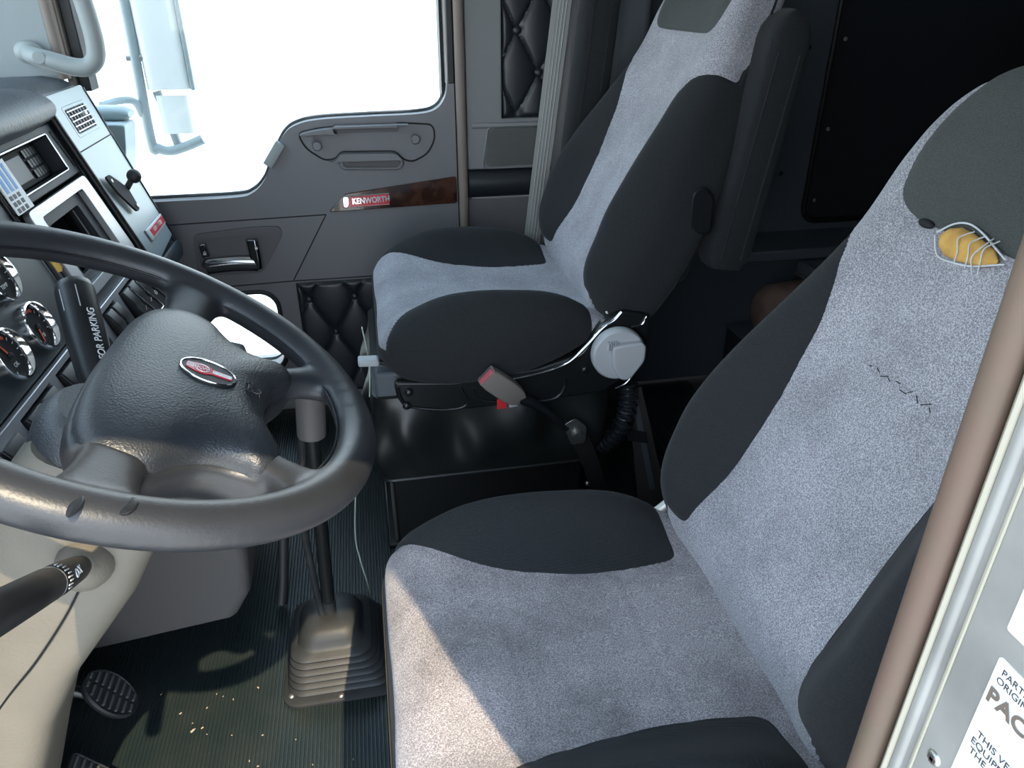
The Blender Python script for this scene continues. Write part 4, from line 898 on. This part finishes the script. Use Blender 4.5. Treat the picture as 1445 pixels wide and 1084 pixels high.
# belt buckle on its stalk
YB = 1.215
buc = thing('belt_buckle', PY(815, 614, YB) - np.array([0, 0, .03]), 'taupe seat belt buckle with faded red button on a black stalk', 'belt buckle')
b0, b1 = np.array(PY(686, 530, YB)), np.array(PY(735, 563, YB + .02)); bx_ = (b1 - b0) / np.linalg.norm(b1 - b0); by_ = np.cross([0, 1, 0], bx_); by_ /= np.linalg.norm(by_); bz_ = np.cross(bx_, by_)
Lb = np.linalg.norm(b1 - b0); secs = []
for t, hw, hh in ((0, .0195, .012), (.15, .0215, .0135), (.6, .0220, .0135), (.85, .0195, .0125), (1, .012, .009)):
    secs.append([b0 + bx_ * t * Lb + by_ * a + bz_ * b for a, b in rrect(0, 0, hw, hh, .004, 3)])
bb = mesh('buckle_body', *loft(secs), 'buckle', buc)
mesh('release_button', *frame_box(b0 - bx_ * .0008 - bz_ * 0.004, by_, bz_, bx_, (.0165, .006, .0025)), 'pink', bb, bevel=.001)
mesh('tongue_slot', *frame_box(b0 - bx_ * .0008 + bz_ * 0.007, by_, bz_, bx_, (.017, .0022, .0012)), 'steel', bb)
mesh('stalk_sleeve', *tube(smooth_path([b1 - bx_ * .004, PY(755, 570, YB + .02), PY(778, 586, YB + .02), PY(800, 604, YB + .02)], 20), np.r_[np.full(7, .011), np.full(8, .0085), np.full(99, .0095)][:len(smooth_path([b1, b1 + .01, b1 + .02, b1 + .03], 20))], 10), 'black', buc)
mesh('anchor_bracket', *loft([[np.array(PY(a, b, y0)) for a, b in round_poly([(795, 600), (812, 590), (828, 602), (826, 625), (806, 628)], 5, 3)] for y0 in (YB + .012, YB + .018)]), 'steel', buc, bevel=.001)
mesh('anchor_bolt', *disc(PY(814, 612, YB + .012), (0, -1, 0), [(.011, 0), (.011, .008), (.009, .012), (.0001, .0125)], 18), 'steel', buc)
wb = [PY(818, 618, YB + .02), PY(830, 645, YB + .03), PY(840, 675, YB + .05), PY(845, 705, YB + .08)]
mesh('lower_webbing', *loft([[np.array(p) + np.array([sx * .017, 0, sx * .006]) + np.array([0, dy, 0]) for sx, dy in ((-1, 0), (1, 0), (1, .002), (-1, .002))] for p in smooth_path(wb, 20)]), 'beltd', buc)
mesh('webbing_end', *ball(PY(829, 682, YB + .05), .006, n=6), 'steel', buc)
rtg = tag(mesh('red_tag', *frame_box(PY(708, 570, YB + .024), (1, 0, 0), (0, 0, 1), (0, 1, 0), (.0095, .011, .001)), 'redp', bevel=.0006), 'small red tag hanging behind the belt buckle', 'tag')
wtg = tag(mesh('white_tag', *frame_box(PY(724, 568, YB + .026), (1, 0, .1), (-.1, 0, 1), (0, 1, 0), (.0085, .010, .001)), 'knobgrey', bevel=.0006), 'small pale grey tag hanging behind the belt buckle beside the red one', 'tag')
# passenger shoulder belt: two runs of grey webbing
bt = thing('shoulder_belt', (.42, 1.86, .44), 'grey woven shoulder belt hanging down behind the passenger seat cushion', 'seat belt')
def webbing(name, pts, hw, m, dy=.0012):
    sec = []
    for p, tw in pts:
        p = np.array(p); d = np.array([math.cos(tw), math.sin(tw), 0]) * hw; sec.append([p - d, p + d, p + d + np.array([0, dy, 0]), p - d + np.array([0, dy, 0])])
    return mesh(name, *loft(sec), m, bt, smooth=False)
wa = webbing('front_run', [((.500, 1.862, 1.30), .1), ((.480, 1.86, 1.084), .1), ((.448, 1.86, .80), .06), ((.418, 1.86, .54), .1), ((.405, 1.858, .44), .1)], .0235, 'belt')
for k in (-.012, -.004, .004, .012): mesh('weave_ridge', *tube([(a + k, 1.8595, z) for a, z in ((.500, 1.30), (.480, 1.084), (.448, .80), (.418, .54), (.405, .44))], .0016, 5), 'belt', wa)
webbing('rear_run', [((.545, 1.905, 1.30), .5), ((.530, 1.90, 1.084), .5), ((.495, 1.895, .81), .4), ((.470, 1.89, .58), .3), ((.46, 1.89, .44), .3)], .019, 'belt')

# ================================================================ GEAR SHIFTER
gs = thing('gear_shifter', (-.125, 1.03, 0), 'gear lever with accordion rubber boot screwed to the floor', 'gear lever')
def rsq(cx, cy, h, z, r=.025, tx=0): return [(a, b, z + tx * (b - cy)) for a, b in rrect(cx, cy, h, h * 1.08, min(r, h * .6), 5)]
mesh('boot_flange', *loft([rsq(-.125, 1.025, .100, .004, .03), rsq(-.125, 1.025, .100, .009, .03), rsq(-.125, 1.025, .094, .012, .03)]), 'rubber', gs)
secs = []; z = .010; hcur = .088
for i in range(6):
    f = i / 5
    hh = .086 - .013 * f * 1.6; cx, cy = -.125 - .002 * i, 1.03 - .001 * i
    for dh, dz in ((-.004, 0), (.004, .002), (.006, .0055), (.003, .0095), (-.006, .0115)): secs.append(rsq(cx, cy, hh + dh, z + dz, .03))
    z += .0122
for hh, dz, r_ in ((.055, .006, .03), (.053, .014, .03), (.047, .025, .03), (.040, .031, .028), (.024, .035, .02), (.016, .036, .015)): secs.append(rsq(-.136, 1.026, hh, z + dz, r_))
mesh('rubber_boot', *loft(secs), 'rubber', gs)
LV0 = np.array([-.136, 1.024, .105]); LV1 = np.array(PY(440, 615, .985)); LV2 = np.array(PY(436, 528, .985))
mesh('lever_rod', *tube([LV0 + (LV1 - LV0) * t for t in np.linspace(0, 1, 8)], .0115, 14), 'blackm', gs)
mesh('lever_collar', *tube([LV0 + (LV1 - LV0) * t for t in (-.01, .02, .10, .11)], [.014, .0125, .0125, .0125], 14), 'rubber', gs)
mesh('air_line', *tube(smooth_path([LV0 + np.array([-.012, -.004, .0]), LV0 + (LV1 - LV0) * .3 + np.array([-.022, -.002, 0]), LV0 + (LV1 - LV0) * .6 + np.array([-.026, 0, 0]), LV1 + np.array([-.014, 0, 0])], 30), .0062, 8), 'rubber', gs)
kd = (LV2 - LV1) / np.linalg.norm(LV2 - LV1); KL = np.linalg.norm(LV2 - LV1)
mesh('shift_knob', *disc(LV1, kd, [(.018, -.001), (.0215, .002), (.0215, KL * .62), (.024, KL * .75), (.026, KL * .9), (.022, KL), (.0001, KL + .003)], 28), 'kick', gs)
for a, b in ((-.21, .94), (-.125, .925), (-.04, .94), (-.21, 1.02), (-.21, 1.11), (-.04, 1.11)): mesh('flange_screw', *ball((a, b, .0125), .0055, (1, 1, .6), 6), 'steel', gs)

# grit on the mat
for i in range(60):
    a, b = random.uniform(-.45, -.02), random.uniform(.72, 1.15)
    if -.24 < a < -.01 and .9 < b < 1.15: continue
    if b > 1.03 and a < -.25: continue
    s_ = random.choice([.0007, .0008, .001, .0013, .002])
    tag(mesh('floor_crumb', *frame_box((a, b, .0026 + s_ * .4), (math.cos(i), math.sin(i), 0), (-math.sin(i), math.cos(i), 0), (0, 0, 1), (s_ * 1.6, s_ * .7, s_ * .4)), 'dust', smooth=False), 'tiny pale crumb lying on the ribbed black floor mat', 'crumb', 'crumbs scattered on the floor mat')

# ================================================================ GRAB HANDLE
gh = thing('grab_handle', (-.66, YD - .035, .97), 'grey moulded grab handle bent around the front door pillar', 'grab handle')
gp_ = smooth_path([(-.690, YD - .034, .985), (-.676, YD - .07, .981), (-.640, YD - .09, .973), (-.585, YD - .095, .958), (-.556, YD - .095, .964), (-.541, YD - .095, .992), (-.541, YD - .095, 1.06), (-.555, YD - .095, 1.20), (-.57, YD - .06, 1.36), (-.575, YD - .034, 1.40)], 80)
mesh('handle_tube', *tube(gp_, .0185, 16), 'grab', gh)
mesh('screw_cap', *disc((-.652, YD - .1075, .979), (0, -1, .05), [(.012, -.001), (.012, .0012), (.0001, .0014)], 24), 'grab', gh)
mesh('handle_foot', *ball((-.690, YD - .045, .986), .027, (1.1, .7, .9), 10), 'grab', gh)

# ================================================================ OUTSIDE THE PASSENGER WINDOW
YM = 2.30
mr = thing('side_mirror', (-.58, YM, .70), 'tall glare-whitened side mirror on a bent tube frame outside the window', 'mirror')
mesh('mirror_tube', *tube(smooth_path([(-.572, YM, 1.60), (-.575, YM, 1.08), (-.584, YM, .74), (-.570, YM, .712), (-.541, YM, .703), (-.50, YM, .712), (-.445, YM, .732)], 70), .0135, 12), 'mirrord', mr)
sh_ = mesh('mirror_shell', *loft([[(a, YM + .02 + b, z) for a, b in rrect(-.508, 0, .058, .035, .025, 5)] for z in (.865, .875, 1.2, 1.6)]), 'mirrorw', mr)
mesh('mirror_edge', *box((-.452, YM - .012, .862), (-.440, YM + .06, 1.60)), 'mirrord', sh_, bevel=.004)
mesh('lower_mirror', *loft([[(a, YM + .02 + b, z) for a, b in rrect(-.505, 0, .045, .03, .02, 5)] for z in (.75, .76, .84, .85)]), 'mirrorw', mr)
mesh('tube_clamp', *tube([(-.60, YM, .945), (-.548, YM, .945)], .009, 8), 'steel', mr)
mesh('mirror_arm', *tube(smooth_path([(-.592, YM, .80), (-.600, YM - .02, .838), (-.630, YM - .05, .845), (-.66, YM - .10, .84)], 24), .010, 8), 'mirrord', mr)
mesh('inner_strut', *tube([(-.545, YM + .01, .86), (-.515, YM + .01, .705)], .012, 8), 'mirrord', mr)
cw = thing('cowl_bracket', (-.62, 2.12, .60), 'flare-washed cowl bracket beside the dash outside the door window', 'bracket')
mesh('bracket_head', *loft([[(x0, 2.10 + .03 * math.cos(a), .832 + r_ * math.sin(a)) for a in np.linspace(0, 2 * math.pi, 16, endpoint=False)] for x0, r_ in ((-.70, .02), (-.62, .021), (-.58, .018), (-.566, .008))]), 'mirrord', cw)
mesh('bracket_plate', *loft([[(a, y0, b) for a, b in round_poly([(-.66, .82), (-.566, .815), (-.575, .76), (-.600, .66), (-.64, .57), (-.66, .57)], .008, 3)] for y0 in (2.022, 2.12)]), 'mirrord', cw, bevel=.003)
